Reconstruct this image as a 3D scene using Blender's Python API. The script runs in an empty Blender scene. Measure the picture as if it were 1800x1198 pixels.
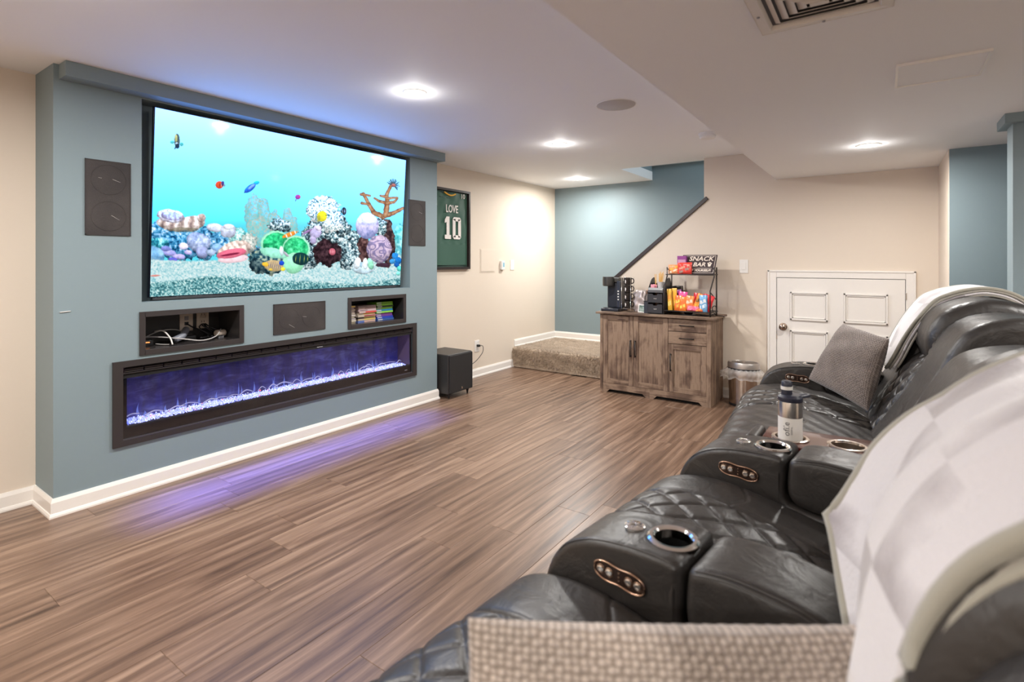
import bpy, bmesh, math, random
import numpy as np
from mathutils import Vector, Matrix, Euler
PI = math.pi
rnd = random.Random(7)
S = bpy.context.scene
C = S.collection

# ------------------------------------------------------------------ camera
TH = math.atan(652/930)
cd = bpy.data.cameras.new('camera'); cam = bpy.data.objects.new('camera', cd); C.objects.link(cam)
cam.location = (0, 0, 1.22); cam.rotation_euler = (PI/2, 0, TH)
cd.sensor_width = 36; cd.lens = 18.6; cd.shift_y = -0.0778; cd.clip_start = .05
cd.dof.use_dof = True; cd.dof.focus_distance = 3.6; cd.dof.aperture_fstop = 3.2
S.camera = cam
S.view_settings.view_transform = 'Standard'; S.view_settings.look = 'None'
S.view_settings.exposure = 0; S.view_settings.gamma = 1; S.view_settings.use_curve_mapping = False

# ------------------------------------------------------------------ world (dim: windowless basement)
W = bpy.data.worlds.new('world'); S.world = W; W.use_nodes = True
W.node_tree.nodes['Background'].inputs[0].default_value = (1, .93, .86, 1)
W.node_tree.nodes['Background'].inputs[1].default_value = .05

H = 2.165      # main ceiling
HS = 1.918     # dropped soffit
LAMPS = [(-2.144, 2.111, H), (-2.134, 3.714, H), (-2.866, 5.393, H), (-2.14, .45, H), (-2.14, -1.2, H),
         (-.07, 3.83, HS), (1.25, .35, HS), (1.15, 2.3, HS), (-.07, -1.5, HS)]
LAMP_W = 29.5
for i, (x, y, z) in enumerate(LAMPS):
    l = bpy.data.lights.new('lamp_light', 'AREA'); l.shape = 'DISK'; l.size = .11
    l.energy = LAMP_W * (1.05 if y > 5 else 1.3 if y < -1 else 1.0 if z == H else .62); l.color = (1, .975, .94); l.spread = math.radians(175)
    o = bpy.data.objects.new('lamp_light', l); C.objects.link(o); o.location = (x, y, z-.012)
    l2 = bpy.data.lights.new('lamp_glow', 'POINT'); l2.energy = l.energy*.055; l2.color = l.color; l2.shadow_soft_size = .03
    o = bpy.data.objects.new('lamp_glow', l2); C.objects.link(o); o.location = (x, y, z-.055)
# added, unseen area light standing in for daylight from upstairs
l = bpy.data.lights.new('stairwell_fill', 'AREA'); l.size = .5; l.energy = 26; l.color = (.8, .92, 1)
o = bpy.data.objects.new('stairwell_fill', l); C.objects.link(o); o.location = (-.6, 5.5, 3.38)
# blue LED strip of the fireplace, under the hood behind the glass
l = bpy.data.lights.new('ember_strip_light', 'AREA'); l.shape = 'RECTANGLE'; l.size = 1.95; l.size_y = .012
l.energy = 20; l.spread = math.radians(42); l.color = (.05, .09, 1.)
o = bpy.data.objects.new('ember_strip_light', l); C.objects.link(o)
o.location = (-3.31, 2.12, .671)
o.rotation_euler = Vector((-.485, 0, .875)).to_track_quat('Z', 'Y').to_euler()
# soft blue LEDs under the roof of the firebox washing its back
l = bpy.data.lights.new('top_glow_light', 'AREA'); l.shape = 'RECTANGLE'; l.size = 1.75; l.size_y = .01; l.energy = 3.2; l.color = (.04, .14, 1.)
o = bpy.data.objects.new('top_glow_light', l); C.objects.link(o); o.location = (-3.345, 2.12, .684); o.rotation_euler = Vector((.75, 0, .66)).to_track_quat('Z', 'Y').to_euler()

# ------------------------------------------------------------------ helpers
def tag(o, label=None, cat=None, group=None, kind=None):
    if label: o['label'] = label
    if cat: o['category'] = cat
    if group: o['group'] = group
    if kind: o['kind'] = kind
    return o
def mesh(name, verts, faces, m=None, parent=None, smooth=False):
    me = bpy.data.meshes.new(name); me.from_pydata([tuple(v) for v in verts], [], [tuple(f) for f in faces]); me.update()
    o = bpy.data.objects.new(name, me); C.objects.link(o)
    if m: me.materials.append(m)
    if parent: link(o, parent)
    if smooth: me.polygons.foreach_set('use_smooth', [True]*len(me.polygons))
    return o
def link(o, parent):
    o.parent = parent; o.matrix_parent_inverse = pinv(parent)
def pinv(p):
    m = p.matrix_basis.copy()
    q = p
    while q.parent:
        m = q.parent.matrix_basis @ m if False else m; break
    bpy_m = world_of(p)
    return bpy_m.inverted()
def world_of(p):
    if p.parent: return world_of(p.parent) @ p.matrix_parent_inverse @ p.matrix_basis
    return p.matrix_basis.copy()
def bmobj(name, bm, m=None, parent=None, smooth=False, bev=0, seg=2):
    me = bpy.data.meshes.new(name)
    if bev:
        bmesh.ops.bevel(bm, geom=bm.edges[:], offset=bev, segments=seg, affect='EDGES', profile=.5)
    bm.normal_update()
    bm.to_mesh(me); bm.free()
    o = bpy.data.objects.new(name, me); C.objects.link(o)
    if m: me.materials.append(m)
    if parent: link(o, parent)
    if smooth:
        me.polygons.foreach_set('use_smooth', [True]*len(me.polygons))
        if bev: wn = o.modifiers.new('wn', 'WEIGHTED_NORMAL'); wn.keep_sharp = False
    return o
def box(name, x0, x1, y0, y1, z0, z1, m=None, parent=None, bev=0, seg=2, rot=None):
    bm = bmesh.new(); addbox(bm, x0, x1, y0, y1, z0, z1, rot)
    return bmobj(name, bm, m, parent, smooth=bev > 0, bev=bev, seg=seg)
def addbox(bm, x0, x1, y0, y1, z0, z1, rot=None):
    c = Vector(((x0+x1)/2, (y0+y1)/2, (z0+z1)/2)); M = Matrix.Translation(c)
    if rot: M = M @ Euler(rot).to_matrix().to_4x4()
    M = M @ Matrix.Diagonal((abs(x1-x0), abs(y1-y0), abs(z1-z0), 1))
    return bmesh.ops.create_cube(bm, size=1, matrix=M)['verts']
def empty(name, loc, label=None, cat=None, group=None, rz=0):
    o = bpy.data.objects.new(name, None); C.objects.link(o); o.location = loc; o.rotation_euler = (0, 0, rz)
    o.empty_display_size = .05
    return tag(o, label, cat, group)
def lathe(name, prof, loc, m=None, parent=None, n=32, rot=None, smooth=True, sx=1, sy=1, cap=True):
    vs, fs = [], []
    M = Euler(rot).to_matrix() if rot else Matrix.Identity(3)
    for r, z in prof:
        for k in range(n):
            a = 2*PI*k/n; v = M @ Vector((r*math.cos(a)*sx, r*math.sin(a)*sy, z)); vs.append(v + Vector(loc))
    for i in range(len(prof)-1):
        for k in range(n):
            k2 = (k+1) % n; fs.append((i*n+k, i*n+k2, (i+1)*n+k2, (i+1)*n+k))
    if cap and prof[0][0] > 1e-5: fs.append(tuple(range(n-1, -1, -1)))
    if cap and prof[-1][0] > 1e-5: fs.append(tuple((len(prof)-1)*n+k for k in range(n)))
    o = mesh(name, vs, fs, m, parent, smooth)
    if smooth:
        e = o.modifiers.new('es', 'EDGE_SPLIT'); e.split_angle = math.radians(40)
    return o
def crom(pts, n, closed=False):
    P = [np.array(p, float) for p in pts]; N = len(P); out = []
    segs = N if closed else N-1
    for i in range(segs):
        if closed: a, b, c, d = P[i-1], P[i], P[(i+1) % N], P[(i+2) % N]
        else: a, b, c, d = P[max(i-1, 0)], P[i], P[i+1], P[min(i+2, N-1)]
        for k in range(12):
            t = k/12; out.append(.5*((2*b)+(-a+c)*t+(2*a-5*b+4*c-d)*t*t+(-a+3*b-3*c+d)*t**3))
    if closed: out.append(out[0])
    else: out.append(P[-1])
    out = np.array(out); L = np.r_[0, np.cumsum(np.linalg.norm(np.diff(out, axis=0), axis=1))]
    t = np.linspace(0, L[-1], n+1 if closed else n)
    r = np.stack([np.interp(t, L, out[:, k]) for k in range(out.shape[1])], 1)
    return (r[:-1], t[:-1]) if closed else (r, t)
def tube(name, pts, r, m=None, parent=None, n=8, smoothpts=True, res=None, cyc=False):
    if smoothpts: P, _ = crom(pts, res or len(pts)*6, cyc)
    else: P = np.array(pts, float)
    N = len(P); vs, fs = [], []
    up = np.array((0., 0, 1))
    for i in range(N):
        t = P[(i+1) % N]-P[i-1] if cyc else P[min(i+1, N-1)]-P[max(i-1, 0)]
        t = t/(np.linalg.norm(t)+1e-9)
        a = np.cross(t, up)
        if np.linalg.norm(a) < .15: a = np.cross(t, np.array((1., 0, 0)))
        a /= np.linalg.norm(a); b = np.cross(a, t)
        for k in range(n):
            w = 2*PI*k/n; vs.append(P[i]+r*(math.cos(w)*a+math.sin(w)*b))
    for i in range(N if cyc else N-1):
        for k in range(n):
            k2 = (k+1) % n; j = (i+1) % N; fs.append((i*n+k, i*n+k2, j*n+k2, j*n+k))
    if not cyc: fs += [tuple(range(n-1, -1, -1)), tuple((N-1)*n+k for k in range(n))]
    return mesh(name, vs, fs, m, parent, True)
def text(name, body, size, loc, rot, m, parent=None, ext=.0008, align='CENTER', shear=0, sx=1, bold=0, space=1):
    cu = bpy.data.curves.new(name, 'FONT'); cu.body = body; cu.size = size; cu.extrude = ext; cu.align_x = align; cu.align_y = 'CENTER'
    cu.shear = shear; cu.offset = bold; cu.space_character = space; cu.resolution_u = 3
    t_ = bpy.data.objects.new('t', cu); C.objects.link(t_); bpy.context.view_layer.update()
    me = bpy.data.meshes.new_from_object(t_.evaluated_get(bpy.context.evaluated_depsgraph_get())); bpy.data.objects.remove(t_); me.materials.clear(); me.materials.append(m)
    o = bpy.data.objects.new(name, me); C.objects.link(o); o.location = loc; o.rotation_euler = rot; o.scale = (sx, 1, 1)
    if parent: link(o, parent)
    return o
FX = (PI/2, 0, PI/2); FY = (PI/2, 0, 0)      # faces +X, faces -Y

# ------------------------------------------------------------------ materials
def srgb(r, g, b):
    f = lambda c: (c/255/12.92) if c/255 <= .04045 else ((c/255+.055)/1.055)**2.4
    return (f(r), f(g), f(b), 1)
def mat(name, col, rough=.6, metal=0, spec=.5, emit=None, es=1, trans=0, alpha=1, coat=0, sheen=0):
    m = bpy.data.materials.new(name); m.use_nodes = True; b = m.node_tree.nodes['Principled BSDF']
    b.inputs['Base Color'].default_value = col; b.inputs['Roughness'].default_value = rough; b.inputs['Metallic'].default_value = metal
    b.inputs['Specular IOR Level'].default_value = spec; b.inputs['Transmission Weight'].default_value = trans
    b.inputs['Alpha'].default_value = alpha; b.inputs['Coat Weight'].default_value = coat; b.inputs['Sheen Weight'].default_value = sheen
    if emit: b.inputs['Emission Color'].default_value = emit; b.inputs['Emission Strength'].default_value = es
    return m
def nd(m, t, **k):
    n = m.node_tree.nodes.new(t)
    for a, b in k.items(): setattr(n, a, b)
    return n
def lk(m, a, b): m.node_tree.links.new(a, b)
def bsdf(m): return m.node_tree.nodes['Principled BSDF']
def ramp(m, fac, stops, interp='LINEAR'):
    r = nd(m, 'ShaderNodeValToRGB'); r.color_ramp.interpolation = interp
    e = r.color_ramp.elements
    e[0].position, e[0].color = stops[0]; e[1].position, e[1].color = stops[-1]
    for p, c in stops[1:-1]:
        x = e.new(p); x.color = c
    lk(m, fac, r.inputs[0]); return r.outputs[0]
def bump(m, h, s=.3, d=.01):
    b = nd(m, 'ShaderNodeBump'); b.inputs['Strength'].default_value = s; b.inputs['Distance'].default_value = d
    lk(m, h, b.inputs['Height']); lk(m, b.outputs[0], bsdf(m).inputs['Normal']); return b
def noise(m, scale, vec=None, detail=4, rough=.5, dist=0):
    n = nd(m, 'ShaderNodeTexNoise'); n.inputs['Scale'].default_value = scale; n.inputs['Detail'].default_value = detail
    n.inputs['Roughness'].default_value = rough; n.inputs['Distortion'].default_value = dist
    if vec: lk(m, vec, n.inputs['Vector'])
    return n
def coords(m, kind='Object', scale=(1, 1, 1), addrandom=0, rot=(0, 0, 0)):
    t = nd(m, 'ShaderNodeTexCoord'); p = nd(m, 'ShaderNodeMapping'); p.inputs['Scale'].default_value = scale; p.inputs['Rotation'].default_value = rot
    lk(m, t.outputs[kind], p.inputs['Vector'])
    if addrandom:
        i = nd(m, 'ShaderNodeObjectInfo'); mu = nd(m, 'ShaderNodeMath', operation='MULTIPLY'); mu.inputs[1].default_value = addrandom
        lk(m, i.outputs['Random'], mu.inputs[0]); lk(m, mu.outputs[0], p.inputs['Location'])
    return p.outputs[0]
def wallmat(name, col, rough=.55, bs=.06):
    m = mat(name, col, rough, spec=.3); v = coords(m); n = noise(m, 220, v, 3); bump(m, n.outputs[0], bs, .002); return m
CREAM = wallmat('cream_paint', (.745, .65, .545, 1))
TEAL = wallmat('teal_paint', (.225, .29, .312, 1), .5)
CEIL = wallmat('ceiling_paint', (.88, .88, .89, 1), .7)
WHITE = mat('white_trim', (.84, .80, .75, 1), .3)
DOORW = mat('door_white', (.82, .78, .73, 1), .38)
BLACK = mat('black_plastic', (.012, .012, .014, 1), .35)
BLKMET = mat('black_metal', (.02, .017, .016, 1), .4, .3)
FRAMEBLK = mat('dark_bronze_frame', (.034, .028, .027, 1), .45)
STEEL = mat('brushed_steel', (.62, .58, .54, 1), .25, 1)
CHROME = mat('chrome', (.85, .83, .8, 1), .09, 1)
BRONZE = mat('bronze_rim', (.55, .36, .26, 1), .2, 1)
WPL = mat('white_plastic', (.83, .8, .76, 1), .35)
GREYPL = mat('grey_plastic', (.25, .25, .27, 1), .4)
NAVY = mat('navy_plastic', (.017, .019, .027, 1), .4)
MATBLK = mat('matte_black', (.006, .006, .007, 1), .8)
LAMPE = mat('lamp_lens', (1, 1, 1, 1), .4, emit=(1, .9, .76, 1), es=14)

def floor_mat():
    m = mat('walnut_laminate', (.3, .18, .11, 1), .33, spec=.45)
    v = coords(m, 'Object', (14, .9, 1), addrandom=37)
    n1 = noise(m, 1.6, v, 6, .6, .8)
    v2 = coords(m, 'Object', (70, 1.6, 1), addrandom=91)
    n2 = noise(m, 2.2, v2, 5, .65)
    v3 = coords(m, 'Object', (5, .5, 1), addrandom=13)
    w = nd(m, 'ShaderNodeTexWave', wave_type='BANDS'); w.inputs['Scale'].default_value = 1.1; w.inputs['Distortion'].default_value = 9
    w.inputs['Detail'].default_value = 4; w.inputs['Detail Scale'].default_value = 1.1; lk(m, v3, w.inputs['Vector'])
    a = nd(m, 'ShaderNodeMath', operation='MULTIPLY_ADD'); lk(m, n1.outputs[0], a.inputs[0]); a.inputs[1].default_value = .8
    b = nd(m, 'ShaderNodeMath', operation='MULTIPLY'); lk(m, n2.outputs[0], b.inputs[0]); b.inputs[1].default_value = .34
    lk(m, b.outputs[0], a.inputs[2])
    c = nd(m, 'ShaderNodeMath', operation='MULTIPLY_ADD'); lk(m, w.outputs[0], c.inputs[0]); c.inputs[1].default_value = .12; lk(m, a.outputs[0], c.inputs[2])
    i = nd(m, 'ShaderNodeObjectInfo'); d = nd(m, 'ShaderNodeMath', operation='MULTIPLY_ADD'); lk(m, i.outputs['Random'], d.inputs[0]); d.inputs[1].default_value = .10; lk(m, c.outputs[0], d.inputs[2])
    col = ramp(m, d.outputs[0], [(.36, (.040, .021, .013, 1)), (.48, (.092, .053, .035, 1)), (.58, (.135, .079, .051, 1)), (.70, (.19, .116, .077, 1)), (.86, (.29, .19, .13, 1))])
    lk(m, col, bsdf(m).inputs['Base Color']); bump(m, n2.outputs[0], .08, .002)
    rr = nd(m, 'ShaderNodeMapRange'); lk(m, n1.outputs[0], rr.inputs[0]); rr.inputs[3].default_value = .27; rr.inputs[4].default_value = .40
    lk(m, rr.outputs[0], bsdf(m).inputs['Roughness'])
    return m
PLANK = floor_mat()
def rustic(name, sc=(22, 22, 1.2), dark=1):
    m = mat(name, (.2, .12, .08, 1), .6, spec=.25)
    v = coords(m, 'Object', sc, addrandom=17); n1 = noise(m, 1.5, v, 8, .65, .6)
    v2 = coords(m, 'Object', (4, 4, 3), addrandom=9); n2 = noise(m, 1.2, v2, 4, .6, .5)
    a = nd(m, 'ShaderNodeMath', operation='ADD'); lk(m, n1.outputs[0], a.inputs[0]); lk(m, n2.outputs[0], a.inputs[1])
    d = dark
    col = ramp(m, a.outputs[0], [(.68, (.085*d, .054*d, .040*d, 1)), (.9, (.16*d, .102*d, .072*d, 1)), (1.02, (.225*d, .148*d, .103*d, 1)), (1.2, (.31*d, .215*d, .150*d, 1))])
    # ramp is clamped at 1: rescale input
    r = [n for n in m.node_tree.nodes if n.type == 'VALTORGB'][0]
    mr = nd(m, 'ShaderNodeMapRange'); mr.inputs[1].default_value = .7; mr.inputs[2].default_value = 1.35
    lk(m, a.outputs[0], mr.inputs[0]); lk(m, mr.outputs[0], r.inputs[0])
    for e, p in zip(r.color_ramp.elements, (.05, .32, .58, .9)): e.position = p
    lk(m, col, bsdf(m).inputs['Base Color']); bump(m, n1.outputs[0], .2, .002); return m
WOODV = rustic('rustic_oak_upright'); WOODH = rustic('rustic_oak_level', (1.2, 22, 22)); WOODT = rustic('rustic_oak_top', (1.2, 22, 22), .8)
def leather():
    m = mat('black_leather', (.030, .026, .0235, 1), .38, spec=.6)
    v = coords(m); n = noise(m, 260, v, 3, .6); n2 = noise(m, 13, v, 4, .55, .6)
    b1 = nd(m, 'ShaderNodeBump'); b1.inputs['Strength'].default_value = .10; b1.inputs['Distance'].default_value = .002
    b2 = nd(m, 'ShaderNodeBump'); b2.inputs['Strength'].default_value = .42; b2.inputs['Distance'].default_value = .012
    lk(m, n.outputs[0], b1.inputs['Height']); lk(m, n2.outputs[0], b2.inputs['Height']); lk(m, b2.outputs[0], b1.inputs['Normal']); lk(m, b1.outputs[0], bsdf(m).inputs['Normal'])
    rr = nd(m, 'ShaderNodeMapRange'); lk(m, n2.outputs[0], rr.inputs[0]); rr.inputs[3].default_value = .34; rr.inputs[4].default_value = .47
    lk(m, rr.outputs[0], bsdf(m).inputs['Roughness']); return m
LEATHER = leather()
STITCH = mat('stitch_thread', (.085, .078, .072, 1), .7)
MAHOG = mat('mahogany', (.12, .042, .03, 1), .25, coat=.5)
MAHRED = mat('mahogany_edge', (.16, .012, .01, 1), .25, coat=.5)

# ------------------------------------------------------------------ room shell
def struct(o, label=None): return tag(o, label, kind='structure')
X0, X1, Y0, Y1 = -3.52, 2.2, -2.6, 6.0
fl = struct(box('floor', X0-.1, X1+.1, Y0-.1, Y1+.1, -.12, -.012, MATBLK), 'walnut laminate plank floor with long boards')
PW = .1765
k0 = int((X0 - (-1.327))/PW) - 1
n_pl = 0
rp = random.Random(11)
def plank_mesh(name, w, L):
    bm = bmesh.new(); addbox(bm, -w/2, w/2, -L/2, L/2, -.012, 0)
    me = bpy.data.meshes.new(name)
    top = [e for e in bm.edges if all(v.co.z > -1e-4 for v in e.verts)]
    bmesh.ops.bevel(bm, geom=top, offset=.0011, segments=1, affect='EDGES')
    bm.to_mesh(me); bm.free(); me.materials.append(PLANK); return me
LP = 1.22
full = plank_mesh('plank', PW-.0006, LP-.0006)
xk = []
k = k0
while True:
    xa = -1.327 + k*PW
    if xa > 1.45: XEND = xa; break
    k += 1
    if xa + PW < X0+.02: continue
    off = rp.uniform(0, LP)
    y = -1.6 - off
    while y < 5.0:
        ya, yb = y, y+LP; y += LP
        ya2, yb2 = max(ya, -1.55), min(yb, 5.03)
        xa2 = max(xa, X0+.001)
        if yb2-ya2 < .05: continue
        if abs((yb2-ya2)-LP) < 1e-6 and xa2 == xa: me = full
        else: me = plank_mesh('plank', xa+PW-xa2-.0006, yb2-ya2-.0006)
        o = bpy.data.objects.new('plank', me); C.objects.link(o); o.location = ((xa2+xa+PW)/2, (ya2+yb2)/2, 0); link(o, fl); n_pl += 1
# rest of the floor behind the camera
struct(box('floor_back', X0, X1, Y0, -1.551, -.012, 0, PLANK, fl)).name = 'floor_border'
box('floor_border', XEND, X1, -1.55, 5.03, -.012, 0, PLANK, fl)
XE = .335      # stub wall
struct(box('wall_left', X0-.1, X0, Y0, Y1+.1, 0, 3.4, CREAM), 'cream painted wall beside the television wall')
struct(box('wall_far', X0, .9, Y1, Y1+.1, 0, 3.4, TEAL), 'pale teal wall at the foot of the stairs')
# stair side wall: outline with sloped top, thickness 0.1
YB = 4.99
pts = [(-2.27, 0), (-2.27, .99), (-1.345, 1.755), (-1.345, H+.3), (XE, H+.3), (XE, 0)]
vs = [(x, YB, z) for x, z in pts]+[(x, YB+.1, z) for x, z in pts]; n = len(pts)
fs = [tuple(range(n-1, -1, -1))[::-1], tuple(range(2*n-1, n-1, -1))]+[(i, i+n, (i+1) % n+n, (i+1) % n) for i in range(n)]
bm = bmesh.new(); bv = [bm.verts.new(v) for v in vs]; [bm.faces.new([bv[i] for i in f]) for f in fs]; bmesh.ops.recalc_face_normals(bm, faces=bm.faces[:])
struct(bmobj('wall_back', bm, CREAM), 'cream wall with sloped top along the stairs')
# dark cap on the slope
d = Vector((-1.345+2.27, 0, 1.755-.99)); L = d.length; ang = math.atan2(d.z, d.x)
c = Vector((-1.8, YB+.05, 1.384))
bm = bmesh.new(); addbox(bm, c.x-L/2-.02, c.x+L/2+.03, c.y-.068, c.y+.068, c.z-.012+.012, c.z+.022+.012, (0, -ang, 0))
struct(bmobj('trim_1', bm, mat('dark_stair_cap', (.045, .032, .030, 1), .4), bev=.003), 'dark brown cap board on the sloped stair wall')
# stub wall, recess wall, pier
struct(box('wall_stub', XE, XE+.6, 4.27, YB+.1, 0, HS+.1, CREAM))
o = struct(box('wall_recess', XE+.004, 1.6, 4.262, 4.272, 0, HS+.1, TEAL), 'pale teal wall right of the white access door')
o.name = 'wall_recess'
struct(box('wall_right', .505, 2.3, 3.42, 3.56, 0, HS+.1, TEAL), 'dark teal wall end with square cap at far right')
struct(box('trim_2', .472, 2.3, 3.385, 3.60, HS-.045, HS+.01, TEAL, bev=.002), 'teal cap moulding on the right wall end')
struct(box('wall_east', X1, X1+.1, Y0, 3.5, 0, H+.3, CREAM))
struct(box('wall_front', X0, X1, Y0-.1, Y0, 0, H+.3, CREAM))
struct(box('wall_nook', 1.6, 1.7, 3.5, 4.4, 0, H+.1, CREAM))
# ceiling: main with stair hole (x>-2.2, y>5.09), soffit
HX, HY = -2.205, 5.09
bm = bmesh.new()
addbox(bm, X0, -.745, Y0, HY, H, H+.1); addbox(bm, X0, HX, HY, Y1, H, H+.1)
addbox(bm, -.745, X1, HY-.1, HY, H, H+.1)
struct(bmobj('ceiling', bm, CEIL), 'white ceiling of the main room')
struct(box('ceiling_soffit', -.745, X1+.1, Y0, YB, HS, H+.1, CEIL), 'dropped ceiling section over the recliners')
# stairwell above
SKYW = mat('stairwell_teal', (.23, .39, .44, 1), .5)
struct(box('wall_stairwell', HX-.1, HX, HY, Y1, H+.1, 3.4, TEAL))
struct(box('wall_upper', HX-.1, .9, HY-.02, HY, H+.1, 3.4, TEAL))
struct(box('wall_stair_end', .9, 1.0, YB+.1, Y1+.1, 0, 3.4, TEAL))
struct(box('trim_3', HX, .9, Y1-.02, Y1, H+.16, H+.30, TEAL), 'teal band in the stairwell above the ceiling')
struct(box('ceiling_stairwell', HX-.1, 1.0, HY-.1, Y1+.1, 3.4, 3.5, CEIL))
# stairs rising behind the wall
CARPET = mat('beige_carpet', (.52, .40, .28, 1), .95, spec=.1, sheen=.3)
def carpetize(m):
    v = coords(m); n = noise(m, 130, v, 4, .7); n2 = noise(m, 12, v, 3, .6)
    a = nd(m, 'ShaderNodeMath', operation='MULTIPLY_ADD'); lk(m, n.outputs[0], a.inputs[0]); a.inputs[1].default_value = .75
    b = nd(m, 'ShaderNodeMath', operation='MULTIPLY'); lk(m, n2.outputs[0], b.inputs[0]); b.inputs[1].default_value = .4; lk(m, b.outputs[0], a.inputs[2])
    col = ramp(m, a.outputs[0], [(.35, (.26, .185, .125, 1)), (.56, (.50, .375, .265, 1)), (.75, (.66, .52, .38, 1))])
    lk(m, col, bsdf(m).inputs['Base Color']); bump(m, n.outputs[0], .9, .012)
carpetize(CARPET)
bm = bmesh.new()
for i in range(11):
    x = -2.05+i*.26; z = .222+.19*(i+1)
    if x+.26 < .9: addbox(bm, x, .9, YB+.101, Y1-.001, z-.19, z)
struct(bmobj('stairs', bm, CARPET, bev=.01), 'carpeted stairs rising behind the sloped wall')
# landing
ZL = .222
st = struct(box('stair_landing', X0+.001, -2.0, 5.05, Y1-.001, 0, ZL-.006, CARPET), 'low carpeted landing at the foot of the stairs')
# pile: a carpet skin with rolled nose plus thousands of small tufts
path, ss = crom([(5.03, .004), (5.028, .1), (5.024, .17), (5.032, .212), (5.06, .224), (5.12, .222), (5.4, .222), (5.985, .222)], 150)
NX = 150; vs = []; fs = []
g = np.random.RandomState(3)
for i in range(150):
    for j in range(NX):
        x = X0+.002+(1.5)*j/(NX-1); a = g.uniform(-.004, .004)+.004*math.sin(x*9+i*.2)*math.sin(i*.13+x*3)
        y, z = path[i]
        if z > .215: vs.append((x, y, z+a))
        else: vs.append((x, y-.003+a, max(z, .002)))
for i in range(149):
    for j in range(NX-1): q = i*NX+j; fs.append((q, q+1, q+NX+1, q+NX))
tag(mesh('carpet_surface', vs, fs, CARPET, st, True))
vs = []; fs = []
for i in range(15000):
    s = g.randint(4, 146) if i % 3 else g.randint(4, 70); x = X0+.006+g.rand()*1.45; p = path[s]; tdir = path[s+1]-path[s-1]; tdir = tdir/np.linalg.norm(tdir)
    nrm = np.array((-tdir[1], tdir[0]))
    b = np.array((x, p[0], p[1])); h = .011+.009*g.rand(); top = b+np.array((g.uniform(-.005, .005), nrm[0]*h+g.uniform(-.004, .004), nrm[1]*h-.002*g.rand()))
    w = .0038; q = len(vs)
    vs += [b+np.array((-w, 0, 0)), b+np.array((w, 0, 0)), b+np.array((0, tdir[0]*w*1.6, tdir[1]*w*1.6)), top]
    fs += [(q, q+1, q+3), (q+1, q+2, q+3), (q+2, q, q+3)]
tag(mesh('carpet_pile', vs, fs, CARPET, st, True), kind='stuff')

# baseboards: profile extruded
def baseboard(name, path_xy, side, parent=None, z0=0, h=.088, label=None):
    prof = [(0, 0), (.020, 0), (.020, .008), (.016, .018), (.0125, .020), (.0125, h-.018), (.009, h-.008), (.006, h), (0, h)]
    vs, fs = [], []; P = [Vector((x, y)) for x, y in path_xy]; N = len(P); K = len(prof)
    for i, p in enumerate(P):
        ds = []
        if i > 0: ds.append((P[i]-P[i-1]).normalized())
        if i < N-1: ds.append((P[i+1]-P[i]).normalized())
        ns = [Vector((-d.y, d.x))*side for d in ds]
        if len(ns) == 2: m = (ns[0]+ns[1]); m = m/(m.length_squared/2) if m.length > 0 else ns[0]
        else: m = ns[0]
        for o, z in prof: vs.append((p.x+m.x*o, p.y+m.y*o, z0+z))
    for i in range(N-1):
        for k in range(K-1): fs.append((i*K+k, i*K+k+1, (i+1)*K+k+1, (i+1)*K+k))
    fs.append(tuple(range(K))); fs.append(tuple((N-1)*K+k for k in range(K-1, -1, -1)))
    bm = bmesh.new(); bv = [bm.verts.new(v) for v in vs]; [bm.faces.new([bv[i] for i in f]) for f in fs]; bmesh.ops.recalc_face_normals(bm, faces=bm.faces[:])
    return tag(bmobj(name, bm, WHITE, parent), label, kind='structure')
XW = -3.24; YA, YZ = .81, 3.462
baseboard('baseboard_left', [(X0, Y0+.02), (X0, YA), (XW, YA), (XW, YZ), (X0, YZ), (X0, 5.03)], -1, label='white baseboard along the television wall and cream wall')
baseboard('baseboard_landing', [(X0, 5.06), (X0, Y1), (-2.0, Y1)], -1, z0=ZL, label='white baseboard above the carpeted landing')
baseboard('baseboard_back', [(-2.26, YB), (-.815, YB)], -1, label='white baseboard behind the cabinet')

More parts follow.
